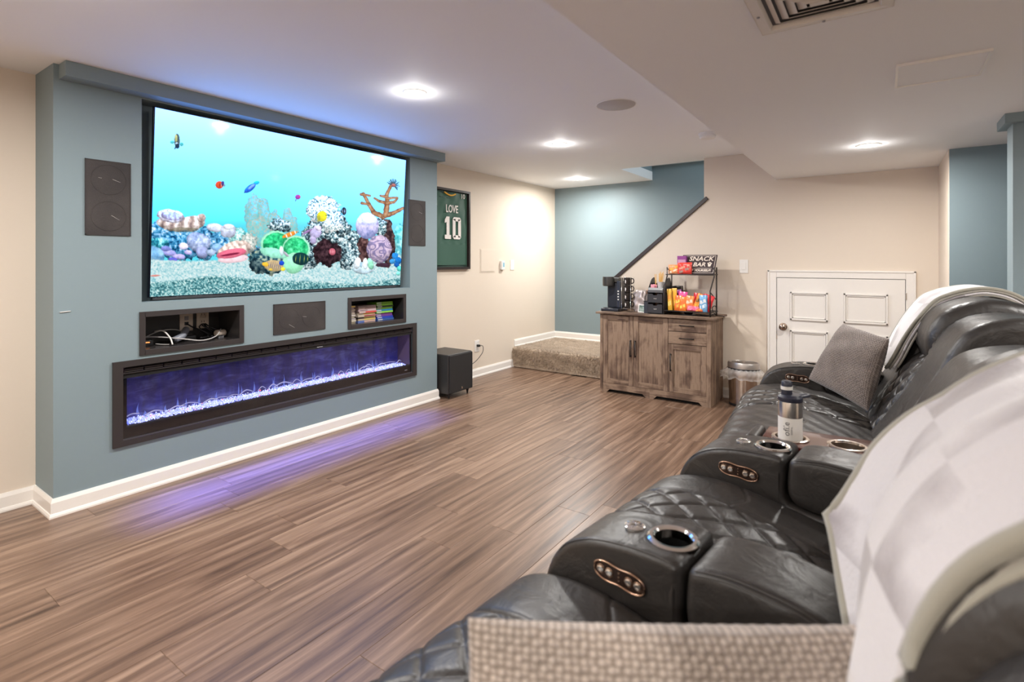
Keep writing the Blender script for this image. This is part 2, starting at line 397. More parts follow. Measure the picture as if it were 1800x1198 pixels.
# feature wall: face made of blocks around the openings
fw = empty('wall_feature', (XW, YA, 0)); tag(fw, 'teal feature wall holding television, niches and fireplace', kind='structure')
TV = (1.178, 3.135, 1.0, 2.087)       # tv recess y0,y1,z0,z1
NL = (1.19, 1.703, .742, .925); NR = (2.53, 3.06, .742, .925)
FR = (1.085, 3.165, .285, .672)
def wall_with_holes(y0, y1, z0, z1, holes, x0, x1, name, m, parent):
    ys = sorted({y0, y1, *[h[0] for h in holes], *[h[1] for h in holes]}); zs = sorted({z0, z1, *[h[2] for h in holes], *[h[3] for h in holes]})
    solid = [[not any(h[0] <= (ys[i]+ys[i+1])/2 <= h[1] and h[2] <= (zs[j]+zs[j+1])/2 <= h[3] for h in holes) for j in range(len(zs)-1)] for i in range(len(ys)-1)]
    vid = {}; vs = []; fs = []
    def V(x, y, z):
        k = (round(x, 5), round(y, 5), round(z, 5))
        if k not in vid: vid[k] = len(vs); vs.append(k)
        return vid[k]
    I, J = len(ys)-1, len(zs)-1
    for i in range(I):
        for j in range(J):
            if not solid[i][j]: continue
            a, b, c2, d2 = ys[i], ys[i+1], zs[j], zs[j+1]
            fs.append((V(x1, a, c2), V(x1, b, c2), V(x1, b, d2), V(x1, a, d2))); fs.append((V(x0, a, c2), V(x0, a, d2), V(x0, b, d2), V(x0, b, c2)))
            if i == 0 or not solid[i-1][j]: fs.append((V(x0, a, c2), V(x1, a, c2), V(x1, a, d2), V(x0, a, d2)))
            if i == I-1 or not solid[i+1][j]: fs.append((V(x0, b, c2), V(x0, b, d2), V(x1, b, d2), V(x1, b, c2)))
            if j == 0 or not solid[i][j-1]: fs.append((V(x0, a, c2), V(x0, b, c2), V(x1, b, c2), V(x1, a, c2)))
            if j == J-1 or not solid[i][j+1]: fs.append((V(x0, a, d2), V(x1, a, d2), V(x1, b, d2), V(x0, b, d2)))
    return mesh(name, vs, fs, m, parent)
wall_with_holes(YA, YZ, 0, H, [TV, NL, NR, FR], X0+.001, XW, 'wall_body', TEAL, fw)
RECB = mat('recess_paint', (.20, .215, .215, 1), .6)
box('recess_back', X0+.002, -3.365, TV[0], TV[1], TV[2], TV[3], TEAL, fw)
box('crown_beam', XW, -3.14, YA+.02, YZ-.001, 2.093, H-.0005, TEAL, fw, bev=.0015)

# ------------------------------------------------------------------ television with aquarium picture
tvc = Vector((-3.272, 2.163, 1.54)); TILT = math.atan(.07/1.045)
tv = empty('television', (-3.30, 2.163, 1.02), 'large flat television showing a bright coral reef aquarium', 'television')
TR = Matrix.Rotation(TILT, 4, 'Y')
TW, THt = 1.856, 1.046
bm = bmesh.new(); addbox(bm, -.02, 0, -TW/2, TW/2, -THt/2, THt/2); bm.transform(Matrix.Translation(tvc) @ TR)
bmobj('screen_panel', bm, mat('tv_bezel', (.004, .005, .012, 1), .12), tv, True, .0015)
bm = bmesh.new(); addbox(bm, -.028, -.02, -.55, .55, -.42, .1); bm.transform(Matrix.Translation(tvc) @ TR)
bmobj('rear_housing', bm, BLACK, tv, True, .01)
bm = bmesh.new(); addbox(bm, -.022, -.0005, -TW/2+.02, TW/2-.05, -THt/2-.014, -THt/2); bm.transform(Matrix.Translation(tvc) @ TR)
bmobj('bottom_strip', bm, mat('tv_strip', (.09, .09, .095, 1), .3, .6), tv, True, .001)

def fbm(x, y, sc, octv=4, seed=0):
    out = np.zeros_like(x); amp = 1; tot = 0
    for o_ in range(octv):
        r = np.random.RandomState(seed+o_); L = r.rand(128, 128); fx, fy = x*sc*2**o_, y*sc*2**o_
        ix, iy = np.floor(fx).astype(int), np.floor(fy).astype(int); tx, ty = fx-ix, fy-iy; tx = tx*tx*(3-2*tx); ty = ty*ty*(3-2*ty)
        g_ = lambda a, b: L[a % 128, b % 128]
        out += amp*((g_(ix, iy)*(1-tx)+g_(ix+1, iy)*tx)*(1-ty)+(g_(ix, iy+1)*(1-tx)+g_(ix+1, iy+1)*tx)*ty); tot += amp; amp *= .55
    return out/tot
def paint(x, y):
    """aquarium picture; x, y in layout units (1631 x 1198), returns sRGB 0..255"""
    K = lambda *a: np.array(a, float)
    img = np.zeros(x.shape+(3,))
    g1 = np.clip((y-60-.10*x)/640, 0, 1)[..., None]
    img[:] = (1-g1)*K(204, 236, 252)+g1*K(92, 226, 248)
    rgt = np.clip((x-700)/800, 0, 1)[..., None]*.45*(1-g1*.6); img[:] = img*(1-rgt)+rgt*K(200, 236, 252)
    nz = fbm(x, y, 1/45, 4, 5); nf = fbm(x, y, 1/15, 4, 9); nh = fbm(x, y, 1/26, 4, 31); ng = fbm(x, y, 1/7, 3, 60)
    def mixin(m, col):
        m = np.clip(m, 0, 1)[..., None]; img[:] = img*(1-m)+m*np.clip(col, 0, 255)
    def loc(cx, cy, rx, ry, ang):
        dx, dy = x-cx, y-cy; c_, s_ = math.cos(ang), math.sin(ang); return (dx*c_+dy*s_)/rx, (-dx*s_+dy*c_)/ry
    def blob(cx, cy, rx, ry, ang=0, wob=0, col=(0, 0, 0), a=1., soft=None, sh=1.):
        """shaded rounded form lit from above"""
        u, v = loc(cx, cy, rx, ry, ang); r = np.sqrt(u*u+v*v)+wob*(nh-.5)*2.4
        m = np.clip((1-r)/(soft or max(.04, 2.2/min(rx, ry))), 0, 1)*a
        k = 1+sh*(.16-.30*np.clip(v, -1, 1)*.8-.30*np.clip(r, 0, 1)**4+(nf-.5)*.5)
        c_ = np.asarray(col, float); mixin(m, (c_ if c_.ndim > 1 else c_[None, None, :])*k[..., None])
    def cols(t, stops):
        t = np.clip(t, 0, 1); out = np.zeros(t.shape+(3,)); p = [s_[0] for s_ in stops]
        for c_ in range(3): out[..., c_] = np.interp(t, p, [s_[1][c_] for s_ in stops])
        return out
    def line(pts, w, col, w2=None):
        n_ = len(pts)-1
        for k, ((ax, ay), (bx, by)) in enumerate(zip(pts[:-1], pts[1:])):
            dx, dy = bx-ax, by-ay; t = np.clip(((x-ax)*dx+(y-ay)*dy)/(dx*dx+dy*dy), 0, 1)
            wa = w+((w2 if w2 is not None else w)-w)*(k+t)/n_
            r = np.hypot(x-ax-t*dx, y-ay-t*dy)+(nf-.5)*wa*.5; mixin(np.clip((wa-r)/2.5+.5, 0, 1), col*(1.1-.35*np.clip(r/wa, 0, 1)[..., None]) if np.ndim(col) > 1 else np.asarray(col))
    st = np.clip((nf-.5)*1.7+.5, 0, 1); sg_ = np.clip((ng*.6+nf*.4-.5)*2.1+.5, 0, 1)
    rock = cols(st*.75+nz*.25, [(.1, (12, 50, 90)), (.35, (35, 105, 150)), (.55, (85, 150, 190)), (.75, (140, 175, 220)), (.95, (205, 215, 242))])
    grey = cols(sg_, [(.1, (18, 32, 42)), (.35, (60, 88, 100)), (.6, (140, 172, 180)), (.85, (228, 238, 238))])
    # distant haze reef, sea fans with fine vertical fibres
    fib = np.clip(.5+.5*np.sin(x*.9+6*nz+.05*y)*.6+(ng-.5)*1.2, 0, 1)
    fan = cols(fib, [(.1, (105, 205, 212)), (.5, (140, 200, 200)), (.95, (205, 178, 160))])
    for cx, cy, rx, ry, an in ((650, 680, 52, 125, .08), (712, 690, 42, 110, -.06), (680, 790, 80, 90, 0), (775, 730, 40, 78, 0), (850, 720, 36, 80, .05), (885, 745, 28, 60, 0)):
        blob(cx, cy, rx, ry, an, .28, fan, .8, sh=.35)
    blob(1512, 810, 42, 75, 0, .3, cols(st, [(0, (60, 180, 190)), (1, (150, 225, 225))]), .9)
    blob(1530, 900, 40, 90, 0, .3, cols(st, [(0, (60, 160, 180)), (1, (170, 225, 225))]), .9)
    # left reef: many overlapping lumps
    blob(90, 800, 130, 75, .1, .4, rock); blob(300, 840, 200, 95, .1, .35, rock); blob(200, 870, 190, 80, .1, .3, rock); blob(470, 840, 110, 60, .2, .3, rock); blob(520, 870, 170, 60, 0, .3, rock)
    blob(90, 850, 60, 34, 0, .3, cols(st, [(0, (20, 90, 120)), (.5, (60, 160, 180)), (1, (170, 225, 230))])); blob(560, 810, 75, 48, 0, .3, cols(sg_, [(0, (50, 130, 140)), (.5, (130, 190, 190)), (1, (225, 235, 225))]))
    blob(620, 850, 55, 62, .3, .25, cols(sg_, [(0, (110, 140, 140)), (.5, (170, 180, 175)), (1, (225, 215, 205))]))
    blob(330, 845, 74, 62, .25, .16, cols(nz*.6+nf*.4, [(.2, (105, 130, 185)), (.5, (160, 178, 218)), (.8, (210, 216, 242))])); blob(350, 900, 40, 35, 0, .2, K(150, 160, 205))
    blob(425, 758, 52, 27, .12, .06, K(205, 212, 235)); blob(500, 778, 48, 40, 0, .12, K(190, 198, 222)); blob(505, 752, 34, 18, 0, .1, K(215, 220, 235))
    for cx, cy, rx, ry, c_ in ((240, 868, 30, 22, K(215, 210, 245)), (268, 900, 24, 16, K(190, 180, 240)), (160, 905, 44, 18, K(160, 160, 225)), (215, 925, 40, 16, K(180, 170, 235)), (140, 880, 30, 16, K(120, 130, 200)), (180, 945, 30, 14, K(90, 90, 190)), (440, 880, 50, 30, K(130, 170, 215)), (400, 900, 34, 22, K(170, 190, 225))): blob(cx, cy, rx, ry, .1, .3, c_)
    blob(62, 920, 75, 58, .45, .08, cols(nz, [(.2, (70, 125, 170)), (.7, (140, 180, 212))]))
    # giant clam: fluted shell with pale lip
    flu = np.sin(x*.115+y*.02+2*nz)*.5+.5; shell = cols(flu*.55+nf*.45, [(.1, (140, 118, 120)), (.4, (190, 172, 165)), (.7, (225, 212, 208)), (1, (250, 242, 242))])
    blob(185, 735, 100, 44, .12, .07, shell); blob(290, 732, 78, 44, -.12, .08, shell); blob(345, 700, 26, 26, -.5, .12, shell)
    blob(170, 690, 82, 40, .12, .09, cols(nf, [(.2, (190, 180, 205)), (.8, (240, 236, 248))])); blob(172, 690, 62, 26, .12, .05, cols(nf, [(.2, (150, 150, 200)), (.8, (205, 200, 232))])); blob(240, 770, 95, 15, 0, .2, K(110, 105, 90), .7)
    # sand
    ys = 935+14*np.sin(x/260)-18*np.clip((x-300)/400, 0, 1)+np.where(x > 600, 45*np.clip((x-600)/100, 0, 1)*np.clip((1300-x)/300, 0, 1), 0)
    sand = cols(np.clip((ng-.5)*1.5+.5, 0, 1)*.6+nf*.4, [(.15, (120, 188, 200)), (.45, (190, 226, 230)), (.8, (238, 247, 245))])
    mixin(np.clip((y-ys-8*(nf-.5))/9, 0, 1), sand)
    # conch: ribbed pale back, pink mouth
    rib = np.sin(x*.16-y*.1)*.5+.5
    blob(535, 893, 106, 56, -.35, .08, cols(rib*.4+nf*.6, [(.15, (160, 138, 132)), (.6, (220, 200, 190)), (1, (244, 232, 226))])); blob(530, 940, 95, 24, -.1, .06, K(246, 214, 222), sh=.4); blob(520, 908, 92, 27, -.17, .05, K(226, 110, 138), sh=.5); blob(512, 914, 66, 7.5, -.16, .06, K(130, 30, 66), sh=.3)
    blob(720, 955, 110, 75, .2, .22, cols(st, [(.1, (18, 48, 62)), (.5, (60, 100, 112)), (.8, (150, 160, 140))])); blob(680, 985, 60, 45, .5, .3, cols(st, [(.1, (15, 40, 55)), (.8, (90, 110, 110))]))
    blob(805, 745, 65, 42, 0, .35, grey)
    # central reef
    blob(1010, 830, 95, 120, .2, .28, grey); blob(1100, 800, 125, 150, 0, .25, grey); blob(970, 900, 60, 100, 0, .28, grey); blob(1190, 880, 62, 120, 0, .25, grey); blob(1170, 760, 48, 50, 0, .3, grey); blob(1240, 850, 40, 90, .1, .3, grey)
    blob(1085, 900, 90, 84, .1, .22, cols(st, [(.2, (26, 12, 22)), (.9, (74, 50, 58))]), sh=.6); blob(1290, 890, 42, 100, .1, .2, cols(st, [(.2, (48, 26, 30)), (.9, (115, 85, 82))]), sh=.6)
    blob(1215, 930, 50, 80, .3, .35, grey); blob(1120, 820, 60, 28, .3, .4, grey)
    cor = cols(np.clip((ng-.5)*2.2+.55, 0, 1), [(.1, (70, 112, 124)), (.35, (165, 200, 206)), (.6, (232, 240, 240)), (.9, (255, 255, 255))])
    blob(1055, 650, 98, 86, .1, .22, cor, sh=.55); blob(1110, 730, 70, 60, .1, .3, cor, sh=.8)
    blob(1015, 785, 36, 40, .2, .3, K(188, 180, 222)); blob(1030, 760, 20, 16, 0, .2, K(215, 205, 238)); blob(1000, 830, 22, 25, 0, .25, K(178, 168, 208)); blob(965, 780, 40, 8, -.5, .2, K(150, 120, 170))
    # green plate coral
    grn = cols(nf*.6+nz*.4, [(.25, (18, 140, 88)), (.5, (48, 185, 120)), (.8, (110, 225, 165))]); lip = K(168, 244, 205)
    blob(775, 850, 88, 76, -.3, .08, lip, sh=.4); blob(778, 852, 78, 66, -.3, .06, grn); blob(898, 882, 84, 82, .4, .08, lip, sh=.4); blob(896, 884, 74, 72, .4, .06, grn)
    blob(880, 965, 64, 62, -.2, .1, K(160, 240, 196), sh=.6); blob(765, 905, 84, 30, .2, .14, K(158, 236, 208), sh=.6); blob(812, 893, 14, 30, -.1, .12, K(205, 232, 232)); blob(838, 912, 24, 9, .8, 0, K(165, 165, 178))
    # right corals
    blob(1440, 840, 42, 150, -.08, .18, cols(st, [(.2, (42, 26, 34)), (.9, (108, 84, 82))]), sh=.7); blob(1400, 760, 36, 60, .1, .4, grey)
    vv = np.clip((y-665)/165, 0, 1); blob(1318, 745, 70, 80, 0, .05, cols(1-vv*.75+(nf-.5)*.6, [(.2, (138, 152, 215)), (.55, (188, 186, 232)), (1, (238, 224, 242))]), sh=.6)
    br = np.sin(fbm(x, y, 1/50, 2, 50)*40)*.5+.5
    blob(1388, 882, 76, 84, .2, .06, cols(br*.8+nf*.2, [(0, (112, 108, 150)), (.4, (160, 142, 176)), (.8, (200, 180, 202))]), sh=.8)
    tan = cols(nf, [(.2, (150, 100, 72)), (.5, (190, 142, 108)), (.85, (226, 186, 152))])
    line([(1298, 556), (1330, 620), (1358, 668), (1415, 692)], 9, tan, 16); line([(1415, 690), (1470, 672), (1532, 642)], 15, tan, 9); line([(1428, 682), (1440, 610), (1436, 560), (1468, 495)], 17, tan, 8); line([(1283, 560), (1336, 568)], 8, tan, 6); line([(1288, 612), (1330, 620)], 8, tan, 6); line([(1432, 612), (1390, 600), (1362, 582)], 11, tan, 5); line([(1436, 612), (1478, 606), (1500, 584)], 12, tan, 5); line([(1436, 575), (1400, 568)], 11, tan, 6); line([(1436, 585), (1500, 578)], 9, tan, 5)
    for a in np.linspace(-2.9, .9, 17): line([(1475, 505), (1475+(34+6*math.sin(a*9))*math.cos(a), 505+36*math.sin(a))], 1.7, K(45, 85, 115))
    blob(1477, 506, 14, 12, 0, .1, K(160, 100, 100))
    for cx, cy, r_, c_ in ((1480, 925, 22, K(40, 130, 205)), (1500, 950, 24, K(25, 110, 190)), (1465, 955, 20, K(60, 150, 215)), (1490, 975, 18, K(20, 90, 170)), (1508, 1000, 18, K(90, 200, 190)), (1500, 1025, 14, K(130, 220, 210))): blob(cx, cy, r_, r_, 0, .25, c_)
    blob(1410, 978, 55, 14, 0, .3, K(60, 40, 55)); blob(1295, 995, 68, 36, 0, .12, K(196, 220, 232)); blob(1258, 965, 22, 36, .25, .06, K(225, 238, 246)); blob(1335, 970, 20, 36, -.25, .08, K(150, 222, 192)); blob(1305, 968, 16, 36, 0, .06, K(222, 236, 246)); blob(1280, 975, 8, 20, 0, 0, K(110, 160, 190), .6)
    # front gravel band
    yg = 1062-20*np.sin((x-100)/230)+8*np.sin(x/90)-np.clip((x-1000)/500, 0, 1)*12
    grav = cols(np.clip((ng-.5)*1.9+.5, 0, 1), [(.1, (40, 92, 100)), (.4, (90, 156, 164)), (.65, (140, 196, 198)), (.95, (215, 240, 236))])
    mixin(np.clip((y-yg-6*(nf-.5))/14, 0, 1)*.94, grav)
    # fish
    F = lambda *a, **k: blob(*a, **{**dict(sh=.6), **k})
    F(180, 260, 13, 10, 0, 0, K(80, 190, 195)); F(234, 272, 12, 11, 0, 0, K(80, 190, 195)); F(208, 250, 17, 43, 0, .05, K(75, 95, 100)); F(202, 236, 9, 26, 0, 0, K(185, 190, 130)); F(206, 268, 10, 8, 0, 0, K(190, 210, 210)); F(210, 282, 13, 16, 0, 0, K(35, 55, 80)); line([(195, 298), (200, 285)], 3, K(40, 70, 90))
    F(480, 510, 8, 9, 0, 0, K(130, 130, 160), .6); F(452, 508, 24, 23, 0, .03, K(225, 84, 52)); F(470, 500, 10, 16, .3, 0, K(70, 60, 130)); F(455, 508, 3.5, 17, 0, 0, K(130, 30, 40)); F(463, 510, 3, 17, 0, 0, K(245, 170, 150))
    F(668, 495, 19, 11, -.3, .05, K(40, 170, 225)); F(630, 527, 42, 18, -.65, .03, K(48, 104, 215)); F(640, 517, 28, 9, -.65, 0, K(125, 145, 238)); F(598, 552, 4, 4, 0, 0, K(20, 30, 90))
    F(910, 577, 17, 15, 0, .05, K(165, 75, 185)); F(920, 575, 6, 10, 0, 0, K(228, 80, 150)); line([(900, 592), (896, 600)], 2, K(90, 90, 170))
    F(1052, 690, 30, 33, .25, .04, K(238, 228, 52)); F(1032, 704, 10, 22, .2, 0, K(160, 165, 70), .7); F(1076, 684, 4, 4, 0, 0, K(30, 40, 40)); F(1082, 694, 6, 4, 0, 0, K(200, 200, 190))
    F(1182, 660, 16, 24, 0, .06, K(28, 42, 66)); [F(xx, 660, 2.4, 21, 0, 0, K(220, 235, 245), sh=.2) for xx in (1174, 1185, 1194)]
    F(862, 797, 48, 14, -.35, .03, K(238, 140, 48)); [F(xx, yy, 5, 14, -.35, 0, K(255, 246, 236), sh=.2) for xx, yy in ((842, 806), (868, 794), (893, 784))]; F(822, 812, 5, 10, 0, 0, K(235, 140, 50))
    F(925, 940, 52, 38, .1, .05, K(12, 58, 62)); [F(xx, 940, 2.4, 36-abs(xx-925)*.35, .1, 0, K(222, 226, 100), sh=.2) for xx in (895, 920, 945, 965)]; F(978, 945, 8, 14, 0, 0, K(10, 50, 60))
    F(765, 980, 60, 34, .1, .04, K(196, 172, 128)); [F(xx, 980+(xx-765)*.1, 2.6, 33-abs(xx-765)*.25, -.2, 0, K(55, 66, 125), sh=.2) for xx in range(736, 812, 11)]; F(716, 972, 22, 14, .2, .1, K(240, 188, 62)); F(812, 965, 17, 15, 0, .1, K(28, 76, 200)); F(820, 1000, 15, 13, 0, .1, K(250, 226, 66)); F(748, 1002, 12, 8, 0, 0, K(235, 200, 80))
    F(1110, 898, 21, 22, 0, .04, K(196, 92, 112)); [F(xx, 898, 2.2, 19, .1, 0, K(245, 228, 228), sh=.2) for xx in (1100, 1110, 1120)]
    blob(75, 1037, 36, 6, -.05, .1, K(212, 132, 124), sh=.4)
    return np.clip(img, 0, 255)
def screen():
    NU, NV = 640, 360
    u, v = np.meshgrid(np.linspace(0, 1, NU), np.linspace(0, 1, NV))
    # layout quad of the picture -> homography from unit square
    q = [(83, 57), (1552, 358), (1510, 1093), (45, 1160)]
    A = []; bb = []
    for (U, V_), (X_, Y_) in zip([(0, 0), (1, 0), (1, 1), (0, 1)], q):
        A.append([U, V_, 1, 0, 0, 0, -U*X_, -V_*X_]); bb.append(X_); A.append([0, 0, 0, U, V_, 1, -U*Y_, -V_*Y_]); bb.append(Y_)
    h = np.linalg.solve(np.array(A, float), np.array(bb, float)); w = h[6]*u+h[7]*v+1
    px, py = (h[0]*u+h[1]*v+h[2])/w, (h[3]*u+h[4]*v+h[5])/w
    img = paint(px, py)/255.
    lin = np.where(img <= .04045, img/12.92, ((img+.055)/1.055)**2.4)
    sky = np.clip((lin[..., 2]-.72)/.2, 0, 1)*np.clip((430-(py-.0*px))/80+4.0, 0, 1); lin[..., 1] *= 1+.6*sky; lin[..., 2] *= 1+2.6*sky; lin[..., 0] *= 1+.10*sky
    e = .006
    M = Matrix.Translation(tvc) @ TR
    pts = np.stack([np.full(u.size, .0006), (-TW/2+e+(TW-2*e)*u).ravel(), (THt/2-e-(THt-2*e)*v).ravel(), np.ones(u.size)], 1) @ np.array(M).T
    me = bpy.data.meshes.new('screen_picture')
    idx = np.arange(NU*NV).reshape(NV, NU)
    F_ = np.stack([idx[:-1, :-1], idx[1:, :-1], idx[1:, 1:], idx[:-1, 1:]], -1).reshape(-1, 4)
    me.vertices.add(NU*NV); me.vertices.foreach_set('co', pts[:, :3].ravel().astype(np.float32))
    me.loops.add(F_.size); me.loops.foreach_set('vertex_index', F_.ravel().astype(np.int32))
    me.polygons.add(len(F_)); me.polygons.foreach_set('loop_start', (np.arange(len(F_))*4).astype(np.int32))
    me.update(); me.validate()
    at = me.color_attributes.new('picture', 'FLOAT_COLOR', 'POINT')
    at.data.foreach_set('color', np.concatenate([lin.reshape(-1, 3), np.ones((NU*NV, 1))], 1).ravel().astype(np.float32))
    o = bpy.data.objects.new('screen_picture', me); C.objects.link(o); link(o, tv)
    m = mat('tv_picture', (0, 0, 0, 1), .08, spec=.12); a = nd(m, 'ShaderNodeVertexColor'); a.layer_name = 'picture'
    lk(m, a.outputs[0], bsdf(m).inputs['Emission Color']); bsdf(m).inputs['Emission Strength'].default_value = 1.04
    me.materials.append(m); tag(o, 'glowing coral reef picture with tropical fish')
screen()

# ------------------------------------------------------------------ in-wall speakers
def perf():
    m = mat('speaker_grille', (.035, .029, .027, 1), .7); v = coords(m); b = nd(m, 'ShaderNodeTexVoronoi'); b.inputs['Scale'].default_value = 320; lk(m, v, b.inputs['Vector'])
    bump(m, b.outputs[0], .5, .002); n = noise(m, 6, v); col = ramp(m, n.outputs[0], [(.3, (.026, .021, .020, 1)), (.7, (.048, .040, .037, 1))]); lk(m, col, bsdf(m).inputs['Base Color']); return m
GRILLE = perf()
SCUFF = mat('scuff_mark', (.35, .33, .31, 1), .6)
def inwall(y0, y1, z0, z1, label, cones, scuffs):
    t = empty('in_wall_speaker', (XW, (y0+y1)/2, z0), label, 'speaker', 'in-wall speakers around the television')
    bm = bmesh.new(); w = .004
    addbox(bm, XW, XW+.007, y0, y0+w, z0, z1); addbox(bm, XW, XW+.007, y1-w, y1, z0, z1); addbox(bm, XW, XW+.007, y0, y1, z0, z0+w); addbox(bm, XW, XW+.007, y0, y1, z1-w, z1)
    bmobj('frame', bm, FRAMEBLK, t)
    box('grille', XW, XW+.0055, y0+w, y1-w, z0+w, z1-w, GRILLE, t)
    for cy, cz, r in cones:
        bm = bmesh.new(); bmesh.ops.create_circle(bm, segments=40, radius=r)
        tube('driver_ring', [(XW+.0052, cy+r*math.cos(a), cz+r*math.sin(a)) for a in np.linspace(0, 2*PI, 33)[:-1]], .0016, GRILLE, t, 6, False, cyc=True)
        bm.free()
    for (a, b) in scuffs: tube('scuff', [(XW+.0058, *a), (XW+.0058, *b)], .0012, SCUFF, t, 5, False)
inwall(.931, 1.126, 1.352, 1.731, 'tall black in-wall speaker left of the television', [(1.03, 1.635, .075), (1.03, 1.45, .075)], [((1.045, 1.64), (1.08, 1.627)), ((1.04, 1.455), (1.075, 1.432)), ((.985, 1.642), (1.0, 1.64))])
inwall(3.117, 3.311, 1.352, 1.737, 'tall black in-wall speaker right of the television', [(3.215, 1.64, .075), (3.215, 1.455, .075)], [((3.23, 1.64), (3.27, 1.628))])
inwall(1.921, 2.31, .742, .940, 'wide black centre speaker below the television between two niches', [(2.03, .84, .07), (2.2, .84, .07)], [((2.03, .80), (2.07, .775)), ((2.13, .845), (2.16, .84))])

# ------------------------------------------------------------------ niches
def niche(hole, out, label):
    y0, y1, z0, z1 = hole; a, b, c_, d_ = out
    t = empty('media_niche', (XW, (y0+y1)/2, z0), label, 'niche', 'recessed niches above the fireplace')
    bm = bmesh.new(); X2 = XW+.008
    addbox(bm, XW-.002, X2, a, y0+.004, c_, d_); addbox(bm, XW-.002, X2, y1-.004, b, c_, d_); addbox(bm, XW-.002, X2, y0, y1, c_, z0+.004); addbox(bm, XW-.002, X2, y0, y1, z1-.004, d_)
    bmobj('trim_frame', bm, FRAMEBLK, t, True, .0012)
    IN = mat('niche_lining', (.02, .018, .018, 1), .35); T = .004; XB = X0+.03
    bm = bmesh.new(); addbox(bm, XB-T, XB, y0, y1, z0, z1); addbox(bm, XB, XW-.003, y0, y0+T, z0, z1); addbox(bm, XB, XW-.003, y1-T, y1, z0, z1); addbox(bm, XB, XW-.003, y0, y1, z1-T, z1)
    bmobj('lining', bm, IN, t)
    box('shelf_board', XB, XW-.003, y0+T, y1-T, z0, z0+T, mat('niche_shelf', (.035, .03, .03, 1), .22), t)
niche(NL, (1.166, 1.727, .717, .950), 'black framed wall niche holding outlets and tangled cables')
niche(NR, (2.505, 3.085, .717, .950), 'black framed wall niche holding stacked game cases')
ZN = .746
def plate(name, cx, cy, cz, face, w, h, label, cat, m=WPL):
    t = empty(name, (cx, cy, cz), label, cat)
    d = .006
    if face == 'X': box('cover_plate', cx, cx+d, cy-w/2, cy+w/2, cz-h/2, cz+h/2, m, t, bev=.0015)
    else: box('cover_plate', cx-w/2, cx+w/2, cy-d, cy, cz-h/2, cz+h/2, m, t, bev=.0015)
    return t
XBK = X0+.03
ALM = mat('almond_plastic', (.62, .52, .43, 1), .4)
t = plate('data_plate', XBK, 1.505, .855, 'X', .075, .122, 'beige data jack plate on the back of the cable niche', 'wall plate', ALM)
box('jack', XBK+.006, XBK+.009, 1.494, 1.516, .86, .885, GREYPL, t); box('jack', XBK+.006, XBK+.009, 1.494, 1.516, .83, .85, BLACK, t)
t = plate('power_outlet', XBK, 1.60, .862, 'X', .072, .122, 'beige power outlet on the back of the cable niche', 'outlet', ALM)
for zz in (.885, .84):
    box('receptacle', XBK+.006, XBK+.0075, 1.583, 1.617, zz-.017, zz+.017, ALM, t, bev=.003)
    for yy in (1.593, 1.607): box('slot', XBK+.0076, XBK+.0082, yy-.0015, yy+.0015, zz-.002, zz+.010, MATBLK, t)
# cables
rc = random.Random(5)
def cable(label, pts, r, m):
    tag(tube('cable', pts, r, m), label, 'cable', 'cables in the wall niche')
GW = mat('grey_cable', (.45, .43, .42, 1), .5)
cable('long light grey cable looping across the cable niche', [(-3.42, 1.20, .79), (-3.36, 1.28, .795), (-3.30, 1.40, .775), (-3.28, 1.50, .755), (-3.32, 1.60, .765), (-3.38, 1.66, .80)], .0035, GW)
cable('white cable end arching over the niche shelf', [(-3.40, 1.30, .82), (-3.34, 1.32, .825), (-3.29, 1.335, .79), (-3.27, 1.34, .752)], .004, WPL)
cable('grey cable running behind the controller', [(-3.46, 1.22, .76), (-3.44, 1.33, .812), (-3.44, 1.42, .815), (-3.45, 1.48, .79)], .003, GW)
cable('grey cable lying flat at niche front left', [(-3.36, 1.29, .754), (-3.32, 1.31, .752), (-3.29, 1.33, .752)], .003, GW)
cable('black cord from the data jack', [(-3.482, 1.505, .84), (-3.45, 1.53, .815), (-3.42, 1.56, .80), (-3.40, 1.60, .765)], .004, BLACK)
for i, (dy, dz) in enumerate(((.0, .04), (.015, .03), (-.02, .02), (.03, .0), (.045, .015))):
    cable('black cord tangled below the outlet', [(-3.482, 1.60+dy*.3, .83), (-3.45, 1.585+dy, .80+dz*.5), (-3.42, 1.62+dy, .77+dz*.4), (-3.38, 1.60-dy, .757), (-3.34, 1.56+dy*2, .76+dz*.2)], .0035, BLACK)
t = empty('game_controller', (-3.38, 1.45, ZN), 'grey curved controller lying on the cable niche shelf', 'controller')
tube('grip', [(-3.34, 1.38, .768), (-3.35, 1.42, .782), (-3.38, 1.45, .80), (-3.42, 1.475, .812)], .019, mat('controller_grey', (.2, .21, .25, 1), .35), t, 12)
box('body', -3.46, -3.38, 1.44, 1.52, ZN, ZN+.035, BLACK, t, bev=.01)
t = empty('streaming_box', (-3.42, 1.24, ZN), 'small black box with amber lights at niche left', 'box')
box('body', -3.45, -3.36, 1.2, 1.28, ZN, ZN+.032, BLACK, t, bev=.004); box('status_light', -3.36, -3.358, 1.225, 1.26, ZN+.018, ZN+.024, mat('amber_light', (.8, .3, .1, 1), .3, emit=(1, .35, .1, 1), es=1.2), t)
t = empty('power_adapter', (-3.40, 1.66, ZN), 'white cylindrical power adapter at the niche right', 'adapter')
lathe('body', [(.018, -.03), (.021, -.026), (.021, .026), (.018, .03)], (-3.38, 1.655, ZN+.028), ALM, t, 20, (PI/2, 0, .2)); box('foot', -3.395, -3.365, 1.64, 1.67, ZN, ZN+.012, GREYPL, t)
